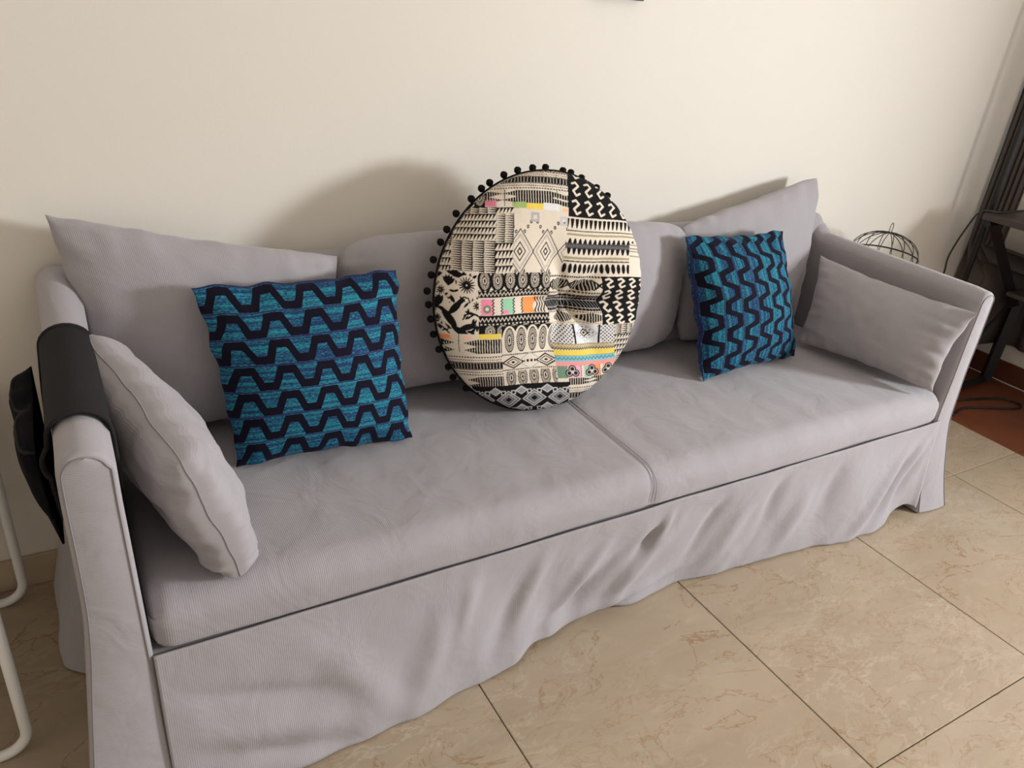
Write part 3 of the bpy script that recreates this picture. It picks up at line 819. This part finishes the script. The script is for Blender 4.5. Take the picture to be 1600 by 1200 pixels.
    def daisy(cx, cy, r, n=14):
        e = np.hypot(Xw - cx, Yw - cy); th = np.arctan2(Yw - cy, Xw - cx)
        put(m & (e < r * (0.72 + 0.28 * np.cos(th * n))), BLK); put(m & (e < r * 0.10), CREAM)
    def leaf(cx, cy, ln, wd, an, col=BLK):
        a = (Xw - cx) * math.cos(an) + (Yw - cy) * math.sin(an); b_ = -(Xw - cx) * math.sin(an) + (Yw - cy) * math.cos(an)
        put(m & (abs(a) < ln) & (abs(b_) < wd * (1 - (a / ln) ** 2)), col)
    def stem(pts, t=3.0):
        for (ax, ay), (bx, by) in zip(pts, pts[1:]):
            tt = np.clip(((Xw - ax) * (bx - ax) + (Yw - ay) * (by - ay)) / ((bx - ax) ** 2 + (by - ay) ** 2 + 1e-6), 0, 1)
            put(m & (np.hypot(Xw - ax - tt * (bx - ax), Yw - ay - tt * (by - ay)) < t), BLK)
    leaf(95, 535, 40, 16, -0.2); leaf(190, 528, 45, 14, 0.3)
    for i in range(75):
        leaf(rr.uniform(50, 285), rr.uniform(525, 785), rr.uniform(12, 20), rr.uniform(4.5, 7), rr.uniform(0, PI))
    # clear ground for the main motifs
    for (cx, cy, r) in ((236, 576, 42), (120, 597, 27), (112, 655, 46), (100, 716, 25), (276, 660, 27), (170, 700, 50), (158, 562, 32)):
        put(m & (np.hypot(Xw - cx, Yw - cy) < r), CREAM)
    daisy(236, 576, 37, 16); daisy(120, 597, 22, 10); daisy(100, 714, 20, 10); daisy(278, 662, 22, 10)
    for an in (-2.2, -1.8, -1.4, -1.0, -0.6): leaf(158 + 14 * math.cos(an), 572 + 16 * math.sin(an), 24, 9, an)
    for an in (2.5, 2.9, 3.3, 3.7, 4.1, 4.5, 4.9, 5.3): leaf(108 + 22 * math.cos(an), 660 + 22 * math.sin(an), 26, 9, an)
    leaf(155, 715, 62, 17, 0.9); leaf(182, 670, 46, 15, -0.8); leaf(205, 772, 48, 14, 0.5); leaf(120, 675, 22, 8, 0.4); leaf(236, 752, 40, 13, -0.25)
    for k_ in range(5): leaf(180 + k_ * 9, 668 - k_ * 6, 20, 4, -0.35 - 0.12 * k_)
    stem([(205, 640), (222, 625), (240, 630), (246, 648)]); stem([(215, 720), (228, 700), (250, 690), (270, 700)]); stem([(75, 760), (110, 745), (140, 765), (160, 785)])
    for k_ in range(7): leaf(222 + 9 * k_, 705 + 8 * math.sin(k_), 11, 4, -1.2 + 0.3 * k_); leaf(80 + 13 * k_, 762 + 6 * math.cos(k_ * 1.4), 11, 4, 0.9 + 0.4 * k_)
    # 8-10 loops, zigzags and colour band
    m = patch(282, 606, 526, 786)
    put(m & (Yw < 604), CREAM)
    for i in range(6): 
        put(m & (np.hypot((Xw - (312 + 54 * i)) / 31, (Yw - 558) / 46) < 1), BLK); ring_oval(m, 312 + 54 * i, 556, 22, 42)
    put(m & (Yw > 596) & (Yw < 630), BLK); zig(m, 614, 7, 16, 3.0, CREAM); hline(m, 600, 4, 22, 0.4, CREAM)
    put(m & (Yw > 628) & (Yw < 708), CREAM)
    k = m & (Yw > 634) & (Yw < 702)
    jag = 4 * (abs((Yw % 14) / 14 - 0.5) * 4 - 1)
    put(k & (Xw + jag > 292) & (Xw + jag < 344), PINK); put(k & (Xw + jag > 386) & (Xw + jag < 436), GRN); put(k & (Xw + jag > 480) & (Xw < 545 + 14 * np.sin(Y / 16)), ORG)
    put(k & (Xw > 292) & (Xw < 335) & (np.hypot(Xw - 318, Yw - 676) < 17), srgb(120, 130, 105)); put(k & (np.hypot(Xw - 318, Yw - 676) < 8), CREAM); put(k & (Xw > 386) & (Xw < 412) & (Yw > 684), PINK)
    for x_ in (344, 382, 436, 476): put(k & (abs(Xw + jag - x_) < 3.0), BLK)
    for x_ in (548, 562, 576, 590): put(k & (abs(Xw - x_ + 9 * np.sin(Y / 9)) < 3.2), BLK)
    put(m & (Yw > 704) & (Yw < 750), BLK); zig(m, 722, 8, 17, 3.2, CREAM); hline(m, 742, 6, 17, 0.45, CREAM)
    put(m & (Yw >= 746), BLK)
    for i in range(6): ring_oval(m, 330 + 52 * i, 772, 24, 30)
    # 11 bars and eyes
    m = patch(600, 845, 532, 752)
    hline(m, 541, 8, 10, .7); [eye(m, cx, 578, 62, 30) for cx in (655, 772, 890)]; put(m & (abs(abs(((Xw - 713.5 + 58) % 117) - 58) - abs(Yw - 578)) < 4) & (abs(Yw - 578) < 24) & (abs(((Xw - 713.5 + 58) % 117) - 58) < 26), BLK)
    hline(m, 614, 7, 10, .7); put(m & (Yw > 628) & (Yw < 696), BLK); put(m & (Yw > 628) & (Yw < 696) & ((Xw % 12) < 2.2), GREY2); [hline(m, y, 3.0, 0, 1, CREAM * .8) for y in (640, 655, 684)]
    hline(m, 702, 5, 8, .6); [eye(m, cx, 726, 55, 22) for cx in (680, 800)]; hline(m, 750, 6, 10, .6, OL)
    # 12 chain right
    m = patch(842, 1054, 536, 758); chain(m, 54, 56, 846, 540)
    # 13 feathers left
    m = patch(60, 378, 782, 1042)
    put(m & (Yw > 786) & (Yw < 806) & (Xw < 160 - 6 * np.sin(Y)), srgb(242, 150, 95)); put(m & (Yw > 780) & (Yw < 804) & (Xw > 280) & (Xw < 374), YEL); put(m & (Yw > 790) & (Yw < 802) & (Xw > 218) & (Xw < 250), srgb(248, 190, 165))
    feather(m, 330, 62, 806, 868, 50); feather(m, 95, 30, 806, 868, 50); put(m & (abs(Xw - 196) < 1.6) & (Yw < 862), BLK * 4)
    stripes(m, 884); feather(m, 330, 62, 974, 1034, 50); put(m & (Yw > 1034), YEL * 0.9)
    # 14 ovals and tracery
    m = patch(378, 620, 752, 1042)
    put(m & (Yw < 800), BLK)
    for i in range(5):
        cx = 412 + 52 * i; put(m & (np.hypot((Xw - cx) / 32, (Yw - 815) / 62) < 1), CREAM); ring_oval(m, cx, 815, 21, 54)
        ring_oval(m, cx, 985, 22, 46); put(m & (Yw > 868) & (Yw < 955), CREAM)
    hline(m, 878, 5, 9, .75); hline(m, 948, 5, 9, .75)
    for cx in (425, 580): diamond(m, cx, 914, 52, 30, [(0.78, 1.0, BLK), (0.45, 0.6, BLK), (0, 0.2, BLK)])
    k = m & (abs(Yw - 913) < 6) & (Xw > 476) & (Xw < 530); put(k & ((Xw % 18) < 11), BLK); diamond(m, 503, 913, 60, 40, [(0.9, 1.0, SILV * .7)])
    # 15 lattice and coloured rows
    m = patch(618, 900, 756, 1002)
    k = m & (Yw < 842); put(k, srgb(214, 208, 205)); put(k & (((Xw + Yw) % 17) < 9) & (((Xw - Yw) % 17) < 9), BLK)
    kk = k & (abs(Xw - 773) < 58 + (Yw - 800) * 0.3); put(kk, srgb(222, 220, 222)); put(k & (abs(abs(Xw - 773) - 56) < 4), BLK)
    diamond(k, 773, 797, 50, 42, [(0.94, 1, GREY2), (0, .16, BLK), (.16, .3, CREAM), (.3, .46, BLK)]); k2 = k & (abs(Xw - 773) / 50 + abs(Yw - 797) / 42 < .85) & (abs(Xw - 773) / 50 + abs(Yw - 797) / 42 > .5); put(k2 & (((Xw % 12) < 5) & ((Yw % 12) < 6)), BLK)
    put(m & (Yw > 842) & (Yw < 866), OL); zig(m, 852, 5, 14, 2.5, srgb(215, 190, 150)); zig(m, 866, 4, 12, 2.4, BLK)
    put(m & (Yw > 871) & (Yw < 896), YEL * 0.95); put(m & (Yw > 896) & (Yw < 924), BLU); zig(m, 910, 6, 18, 2.6, srgb(60, 110, 130)); hline(m, 897, 3, 7, .5, srgb(60, 90, 110)); put(m & (Yw > 924) & (Yw < 944), srgb(236, 150, 145))
    for x0_, x1_, a_, b2 in ((620, 668, srgb(110, 140, 115), SILV), (668, 735, srgb(232, 170, 185), srgb(200, 205, 190)), (748, 795, srgb(150, 190, 165), GRN), (795, 828, srgb(240, 150, 100), ORG), (840, 900, srgb(225, 175, 125), ORG)):
        put(m & (Yw >= 944) & (Xw > x0_) & (Xw < x1_), a_)
    for x_ in (738, 832): put(m & (Yw >= 944) & (abs(Xw - x_) < 8), CREAM); put(m & (Yw >= 944) & (abs(Xw - x_ + 6) < 2.5) & ((Yw % 9) < 5), BLK)
    for cx in (690, 786, 868):
        d = np.minimum.reduce([np.hypot(Xw - cx, Yw - 958), np.hypot(Xw - cx - 15, Yw - 978), np.hypot(Xw - cx + 15, Yw - 978)])
        put(m & (d < 18), BLK); put(m & (d < 13), SILV * 0.9); put(m & (d < 9), BLK * 2); put(m & (np.hypot(Xw - cx, Yw - 973) < 7), srgb(235, 190, 160))
    # 16 grey slats
    m = patch(900, 1054, 756, 960); slats(m, 900, 990, 756, 805, 3, False); slats(m, 900, 990, 805, 905, 4); slats(m, 900, 990, 905, 960, 3, False); C[m] = C[m] * 0.9
    # 17 nested diamonds at the bottom
    m = patch(230, 672, 1020, 1200, BLK)
    for i in range(-1, 5):
        for cx, cy, rx, ry in ((395 + 117 * i, 1092, 56, 46),):
            diamond(m, cx, cy, rx, ry, [(0.86, 1.0, SILV), (0.6, 0.76, SILV * 0.8), (0.5, 0.6, GREY2), (0.3, 0.42, GREY2)])
        for cx, cy in ((337 + 117 * i, 1048), (337 + 117 * i, 1140)):
            e = abs(Xw - cx) / 30 + abs(Yw - cy) / 22; put(m & (e < 1), SILV); put(m & (e < .7) & ((Xw % 5) < 2), BLK * 3)
            for s_ in (-1, 1):
                k = m & (abs(Xw - cx - s_ * 36) < 11) & (abs(Yw - cy - 8) < 11); put(k & ~((abs(Xw - cx - s_ * 36) < 6) & (abs(Yw - cy - 8) < 6)), SILV)
    # 18 feathers at the lower right
    m = patch(672, 960, 1000, 1200)
    feather(m, 700, 42, 1002, 1036, 45); feather(m, 850, 36, 996, 1034, 40); stripes(m, 1052)
    put(m & (Yw > 1140) & (((Xw + Yw) % 14) < 7), BLK)
    return C


def build_round():
    c = Vector((0.333, 0.925, 0.666)); Rr = 0.272
    n = Vector((0, -0.52, 0.11)).normalized(); A = Vector((1, 0, 0)); B = n.cross(A)   # B points up the disc
    base = Vector((c.x, c.y, c.z)) - B * (Rr + 0.0)
    e = empty('round_cushion', base); tag(e, 'round black and cream patchwork floor cushion with black pompom edge', 'cushion')
    canvas = paint_patchwork()
    p0 = (849.6, 460.0); dh = (380.0, 103.0)      # print layout: disc plane plus puff height
    Hc, Wc = canvas.shape[:2]
    def side(name, nn, sg, depth, mat):
        u = np.linspace(-1, 1, nn); U, Vv = np.meshgrid(u, u, indexing='ij')
        X = U * np.sqrt(1 - Vv ** 2 / 2); Y = Vv * np.sqrt(1 - U ** 2 / 2)
        r2 = np.clip(X ** 2 + Y ** 2, 0, 1); r = np.sqrt(r2); th = np.arctan2(Y, X)
        h = depth * (1 - r2 ** 1.6) ** 0.5
        hp = h.copy(); cx_, cy_ = 0.15, -0.05
        dx_, dy_ = X - cx_, Y - cy_; rc = np.hypot(dx_, dy_); tc_ = np.arctan2(dy_, dx_)
        k_ = 1.0 if sg > 0 else 0.5
        h = h - depth * 0.66 * k_ * np.exp(-(rc / 0.15) ** 2) - 0.020 * k_ * np.exp(-(rc / 0.42) ** 2)
        for ang, wd, am, ln in ((-0.10, 0.20, 0.016, 0.42), (0.75, 0.22, 0.009, 0.34), (2.05, 0.22, 0.008, 0.30), (3.05, 0.24, 0.011, 0.36), (-2.2, 0.24, 0.008, 0.34), (-1.1, 0.20, 0.009, 0.32)):
            da = (tc_ - ang + np.pi) % (2 * np.pi) - np.pi
            h = h - 1.9 * k_ * am * np.exp(-(da / wd) ** 2) * np.exp(-((rc - 0.2) / ln) ** 2) * np.clip(rc / 0.12, 0, 1)
        h = h + 0.004 * np.cos(th * 5 + 0.4) * r2 * (1 - r2) - 0.0016 * np.exp(-((1 - r) / 0.12)) * np.sin(th * 46)
        a = X * Rr; b_ = Y * Rr
        Px = c.x + A.x * a + B.x * b_ + n.x * h * sg
        Py = c.y + A.y * a + B.y * b_ + n.y * h * sg
        Pz = c.z + A.z * a + B.z * b_ + n.z * h * sg
        P = np.stack([Px, Py, Pz], -1).reshape(-1, 3) - np.array(base)
        i, j = np.meshgrid(np.arange(nn - 1), np.arange(nn - 1), indexing='ij')
        k = (i * nn + j).ravel()
        F = np.stack([k, k + nn, k + nn + 1, k + 1], -1)
        if sg < 0: F = F[:, ::-1]
        me = bpy.data.meshes.new(name)
        me.vertices.add(len(P)); me.vertices.foreach_set('co', P.astype(np.float32).ravel())
        me.loops.add(F.size); me.loops.foreach_set('vertex_index', F.astype(np.int32).ravel())
        me.polygons.add(len(F)); me.polygons.foreach_set('loop_start', np.arange(0, F.size, 4, dtype=np.int32))
        me.update(calc_edges=True)
        me.polygons.foreach_set('use_smooth', np.ones(len(F), dtype=bool))
        att = me.color_attributes.new('print', 'FLOAT_COLOR', 'POINT')
        px = (p0[0] + 580 * a + dh[0] * hp - 660) * 1054 / 360; py = (p0[1] - 70 * a - 680 * b_ + dh[1] * hp - 250) * 1200 / 410
        ix = np.clip(px, 0, Wc - 1.01).ravel(); iy = np.clip(py, 0, Hc - 1.01).ravel()
        x0 = ix.astype(int); y0 = iy.astype(int); fx = (ix - x0)[:, None]; fy = (iy - y0)[:, None]
        cc = (canvas[y0, x0] * (1 - fx) + canvas[y0, x0 + 1] * fx) * (1 - fy) + (canvas[y0 + 1, x0] * (1 - fx) + canvas[y0 + 1, x0 + 1] * fx) * fy
        rgba = np.concatenate([cc, np.ones((len(cc), 1))], 1).astype(np.float32)
        att.data.foreach_set('color', rgba.ravel())
        me.materials.append(mat)
        o = bpy.data.objects.new(name, me); link(o, e)
        return o
    side('front_panel', 500, 1, 0.078, M_patch)
    side('back_panel', 90, -1, 0.050, M_patch)
    ring = [c + (A * math.cos(t) + B * math.sin(t)) * (Rr + 0.002) - n * 0.004 for t in [2 * PI * k / 120 for k in range(120)]]
    tube('edge_cord', ring, 0.0022, M_pom, e, 6, True)
    # pompoms
    bm = bmesh.new(); bmesh.ops.create_icosphere(bm, subdivisions=2, radius=0.0082)
    for v in bm.verts: v.co *= 1 + 0.14 * noise.noise(v.co * 420)
    pm = bpy.data.meshes.new('pompom'); bm.to_mesh(pm); bm.free(); pm.materials.append(M_pom)
    pm.polygons.foreach_set('use_smooth', [True] * len(pm.polygons))
    K = 50
    for k in range(K):
        t = 2 * PI * (k + 0.25 * rnd.uniform(-1, 1)) / K
        if -2.35 < t - 2 * PI < -0.95 or -2.35 < t < -0.95: 
            rr = Rr - 0.004; back = 0.030 + rnd.uniform(0, 0.01)
        else:
            rr = Rr + 0.007 + rnd.uniform(-0.002, 0.003); back = 0.010 + rnd.uniform(0, 0.012)
        p = c + (A * math.cos(t) + B * math.sin(t)) * rr - n * back
        if math.cos(t) > 0.35 and math.sin(t) < 0.75: p = c + (A * math.cos(t) + B * math.sin(t)) * (Rr - 0.008) - n * 0.034
        o = bpy.data.objects.new('pompom', pm); link(o, e); o.location = p - base
build_round()

# ------------------------------------------------------------------ black arm caddy
def build_caddy():
    e = empty('arm_caddy', (-0.69, 0.80, 0.30)); tag(e, 'black fabric pocket organiser draped over the left sofa arm', 'organiser')
    y0, y1 = 0.640, 0.962
    th = 0.004
    prof = []   # (x,z) from the inside bottom over the arm to the outside bottom
    for k in range(8): prof.append((-0.5795, 0.56 + 0.09 * k / 7))
    for k in range(0, 13):
        a = PI * k / 12; prof.append((-0.622 + 0.0415 * math.cos(a), 0.661 + 0.0385 * math.sin(a)))
    prof += [(-0.6645, 0.65 - 0.32 * k / 19) for k in range(20)]
    def zb(y): return sinterp(y, [0.64, 0.72, 0.83, 0.96], [0.60, 0.47, 0.345, 0.335])
    m = len(prof); ny = 26; V = []; 
    for i in range(ny):
        y = y0 + (y1 - y0) * i / (ny - 1)
        for (x, z) in prof:
            yy = y
            if x < -0.664 and z < 0.65:
                t = (0.65 - z) / 0.32; z = 0.65 + (zb(y) - 0.65) * t; x -= 0.008 * math.sin(PI * t) + 0.004 * t
            V.append((x, yy, z + 0.0015 * noise.noise(Vector((x * 9, y * 9, 1)))))
    o = mesh_obj('strap_panel', V, grid_faces(ny, m, True), M_black_cloth, e)
    md = o.modifiers.new('thickness', 'SOLIDIFY'); md.thickness = th; md.offset = 1
    # stitched borders at both open edges
    for yy in (y0, y1):
        tube('binding', [V[(0 if yy == y0 else ny - 1) * m + k] for k in range(m)], 0.0032, M_black_cloth, o, 6)
    # bulging pockets on the outside
    def pocket(ya, yb, dz, top, dep, sd):
        nu, nv = 30, 26; V = []
        for i in range(nu):
            u = i / (nu - 1); y = ya + (yb - ya) * u
            lo = zb(y) + dz; hi = top + 0.012 * noise.noise(Vector((y * 22, sd, 1)))
            for j in range(nv):
                v = j / (nv - 1); z = hi + (lo - hi) * v
                b_ = max(0, math.sin(PI * u)) ** 0.3 * (1 - v ** 3) * min(1, 0.8 + v * 3)
                x = -0.680 - dep * b_ - 0.004 * noise.noise(Vector((y * 16, z * 14, sd))) * b_
                if j == 0: x = -0.680
                V.append((x, y, z))
        ob = mesh_obj('pocket', V, grid_faces(nu, nv), M_black_felt, e)
        md = ob.modifiers.new('thickness', 'SOLIDIFY'); md.thickness = 0.003; md.offset = 0
        tube('pocket_hem', [V[i * nv + 1] for i in range(nu)], 0.0026, M_black_cloth, ob, 5)
    pocket(0.815, 0.968, 0.004, 0.630, 0.034, 2.0); pocket(0.655, 0.812, 0.004, 0.640, 0.026, 1.0)
build_caddy()

# ------------------------------------------------------------------ white tubular table at the left edge
def build_white_table():
    e = empty('side_table', (-1.05, 0.93, 0)); tag(e, 'white tubular metal side table at the left edge of the picture', 'table')
    r = 0.0095; x1, x0 = -0.788, -1.30; zt = 0.48
    for y in (0.718, 1.130):
        R0 = 0.045; pts = [(x1, y, zt)]
        pts.append((x1, y, R0 + r))
        for k in range(1, 9):
            a = PI / 2 * k / 8; pts.append((x1 - R0 + R0 * math.cos(a), y, r + R0 - R0 * math.sin(a)))
        for k in range(0, 9):
            a = PI / 2 * k / 8; pts.append((x0 + R0 - R0 * math.sin(a), y, r + R0 - R0 * math.cos(a)))
        pts.append((x0, y, zt))
        tube('leg_loop', pts, r, M_white_metal, e, 12)
    tube('crossbar', [(x1 - 0.012, 0.718, 0.262), (x0 + 0.01, 0.718, 0.262)], 0.006, M_white_metal, e, 8)
    tube('crossbar', [(x1 - 0.012, 1.130, 0.262), (x0 + 0.01, 1.130, 0.262)], 0.006, M_white_metal, e, 8)
    box('table_top', (x0 - 0.03, 0.69, zt), (x1 + 0.02, 1.17, zt + 0.022), M_white_lam, e, 0.004, 2)
build_white_table()

# ------------------------------------------------------------------ bird cage behind the right arm
def build_cage():
    cx, cy = 1.705, 1.02; zr = 0.622; R0 = 0.105; H = 0.072
    e = empty('wire_birdcage', (cx, cy, 0.0)); tag(e, 'small dark wire birdcage with domed top behind the right sofa arm', 'birdcage')
    nb_ = 16
    dome = []
    for k in range(nb_):
        t = 2 * PI * k / nb_
        pts = []
        for j in range(11):
            a = PI / 2 * j / 10
            pts.append((cx + R0 * math.cos(t) * math.cos(a), cy + R0 * math.sin(t) * math.cos(a), zr + H * math.sin(a)))
        tube('dome_wire', pts, 0.0014, M_wire, e, 5)
        tube('cage_bar', [(cx + R0 * math.cos(t), cy + R0 * math.sin(t), zr), (cx + R0 * math.cos(t), cy + R0 * math.sin(t), zr - 0.26)], 0.0012, M_wire, e, 5)
    for z, rr in ((zr, 0.0026), (zr - 0.036, 0.0022), (zr - 0.26, 0.0026)):
        tube('ring', [(cx + R0 * math.cos(2 * PI * k / 40), cy + R0 * math.sin(2 * PI * k / 40), z) for k in range(40)], rr, M_wire, e, 6, True)
    tube('hanging_loop', [(cx + 0.008 * math.sin(2 * PI * k / 20), cy, zr + H + 0.016 - 0.016 * math.cos(2 * PI * k / 20)) for k in range(20)], 0.0012, M_wire, e, 5, True)
    bm = bmesh.new(); bmesh.ops.create_cone(bm, cap_ends=True, segments=40, radius1=R0, radius2=R0, depth=0.008, matrix=Matrix.Translation((cx, cy, zr - 0.264)))
    bm_obj('cage_floor', bm, M_wire, e)
    tube('stand_pole', [(cx, cy, zr - 0.268), (cx, cy, 0.012)], 0.008, M_wire, e, 10)
    bm = bmesh.new(); bmesh.ops.create_cone(bm, cap_ends=True, segments=40, radius1=0.10, radius2=0.09, depth=0.014, matrix=Matrix.Translation((cx, cy, 0.007)))
    bm_obj('stand_foot', bm, M_wire, e)
build_cage()

# ------------------------------------------------------------------ black metal rack by the window
def bar(name, a, b_, w, mat, parent):
    V, F = tube_geo([a, b_], w * 0.7071, 4)
    return mesh_obj(name, V, F, mat, parent, False)
def build_rack():
    e = empty('console_table', (2.44, 0.72, 0)); tag(e, 'black metal console table with dark top and slanted legs beside the curtain', 'table')
    x0, x1 = 2.205, 2.675; ya, yb = 0.42, 1.0; zt = 0.733
    box('table_top', (x0, ya - 0.02, zt - 0.022), (x1, yb + 0.02, zt), M_dark_wood, e, 0.002, 1)
    box('lower_shelf', (x0 + 0.30, ya, 0.405), (x1 - 0.005, yb - 0.012, 0.423), M_dark_wood, e, 0.002, 1)
    w = 0.034
    for y in (ya + 0.01, yb - 0.0):
        bar('slanted_leg', (x0 + 0.045, y, zt - 0.03), (x1 - 0.055, y, 0.355), w, M_black_metal, e)
        bar('lower_leg', (x1 - 0.03, y, 0.40), (x1 - 0.035, y, 0.012), w, M_black_metal, e)
        bar('foot_bar', (x1 - 0.03, y, 0.0175), (x0 + 0.02, y, 0.0175), w * 0.7, M_black_metal, e)
        bar('top_rail', (x0 + 0.01, y, zt - 0.034), (x1 - 0.01, y, zt - 0.034), w * 0.6, M_black_metal, e)
        bar('cross_rod', (x0 + 0.04, y + 0.0, 0.03), (x1 - 0.05, y, 0.39), 0.010, M_black_metal, e)
build_rack()
pole = empty('tall_pole', (2.33, 1.066, 0)); tag(pole, 'slim black upright pole rising behind the console table', 'pole')
tube('shaft', [(2.33, 1.066, 0.012), (2.33, 1.066, 1.55)], 0.011, M_black_metal, pole, 10)
bm = bmesh.new(); bmesh.ops.create_cone(bm, cap_ends=True, segments=24, radius1=0.032, radius2=0.03, depth=0.012, matrix=Matrix.Translation((2.33, 1.066, 0.0065)))
bm_obj('foot_plate', bm, M_black_metal, pole)
# small device on the table
dv = empty('set_top_box', (2.36, 0.86, 0.733)); tag(dv, 'small dark box with pale lid on the console table top', 'box')
box('body', (2.285, 0.76, 0.7335), (2.455, 0.925, 0.750), M_black_metal, dv, 0.003, 2)
box('lid', (2.285, 0.76, 0.7505), (2.455, 0.925, 0.757), M_white_plastic, dv, 0.002, 1)

# cables
def on_floor(pts, r): return [(x, y, r + 0.0005) for x, y in pts]
cab = tube('power_cable', catmull(on_floor([(2.27, 0.985), (2.36, 0.93), (2.48, 0.90), (2.555, 0.865), (2.575, 0.815), (2.53, 0.795), (2.45, 0.825), (2.38, 0.855), (2.30, 0.88), (2.20, 0.86)], 0.0045), 8), 0.0045, M_cable, None, 8, origin=(2.45, 0.87, 0.0))
tag(cab, 'black cable looped on the red tile beside the sofa', 'cable')
cab2 = tube('thin_cable', catmull([(2.46, 0.80, 0.7615), (2.36, 0.905, 0.7635), (2.27, 0.99, 0.739), (2.205, 1.03, 0.735), (2.19, 1.055, 0.66), (2.185, 1.075, 0.56), (2.22, 1.09, 0.48), (2.20, 1.09, 0.36), (2.22, 1.10, 0.18), (2.22, 1.09, 0.0045), (2.16, 1.06, 0.0045)], 8), 0.0032, M_cable, None, 6, origin=(2.2, 1.05, 0.0))
tag(cab2, 'thin black cable draped over the back corner of the console table', 'cable')
wc = tube('white_cord', catmull([(1.66, 0.735, 0.0030), (1.745, 0.725, 0.0030), (1.80, 0.728, 0.0030), (1.842, 0.748, 0.0030)], 8), 0.0025, M_white_plastic, None, 6, origin=(1.75, 0.73, 0))
tag(wc, 'short white cord end on the marble floor by the right skirt', 'cord')
cap = tube('plug', [(1.838, 0.746, 0.0045), (1.862, 0.760, 0.0045)], [0.003, 0.0042], M_white_plastic, wc, 8)

# ------------------------------------------------------------------ curtain
def build_curtain():
    e = empty('curtain', (2.53, 1.1, 0.15)); tag(e, 'dark brown grey curtain hanging in the corner by the window', 'curtain')
    nu, nv = 140, 40; V = []
    for j in range(nv):
        z = 0.16 + 2.29 * j / (nv - 1)
        ye = sinterp(z, [0.16, 0.45, 0.56, 2.5], [0.60, 0.66, 1.068, 1.075])
        for i in range(nu):
            u = i / (nu - 1)
            y = 1.178 + (ye - 1.178) * u
            k = min(1, max(0, (1.066 - y) / 0.03)); x = (2.465 + 0.05 * u) * (1 - k) + 2.712 * k + 0.012 * math.sin(u * 2 * PI * 6.5 + 0.4 * math.sin(z * 3)) + 0.004 * noise.noise(Vector((u * 8, z * 3, 0)))
            V.append((x, y, z))
    o = mesh_obj('panel', V, grid_faces(nv, nu), M_curtain, e)
    md = o.modifiers.new('thickness', 'SOLIDIFY'); md.thickness = 0.003
    tube('rod', [(2.56, 1.18, 2.47), (2.56, -0.1, 2.47)], 0.012, M_black_metal, e, 10)
build_curtain()

# ------------------------------------------------------------------ picture whose lower edge shows at the top of the frame
pf = empty('picture_frame', (0.62, 1.17, 1.285)); tag(pf, 'dark framed picture on the wall, only its lower edge in view', 'picture')
x0, x1, z0, z1 = 0.545, 0.69, 1.281, 1.50
box('frame_rail', (x0, 1.168, z0), (x1, 1.1865, z0 + 0.015), M_frame_dark, pf, 0.002, 1); box('frame_rail', (x0, 1.168, z1 - 0.015), (x1, 1.1865, z1), M_frame_dark, pf, 0.002, 1)
box('frame_stile', (x0, 1.168, z0 + 0.0155), (x0 + 0.015, 1.1865, z1 - 0.0155), M_frame_dark, pf, 0.002, 1); box('frame_stile', (x1 - 0.015, 1.168, z0 + 0.0155), (x1, 1.1865, z1 - 0.0155), M_frame_dark, pf, 0.002, 1)
box('print', (x0 + 0.0155, 1.178, z0 + 0.0155), (x1 - 0.0155, 1.186, z1 - 0.0155), M_white_lam, pf)
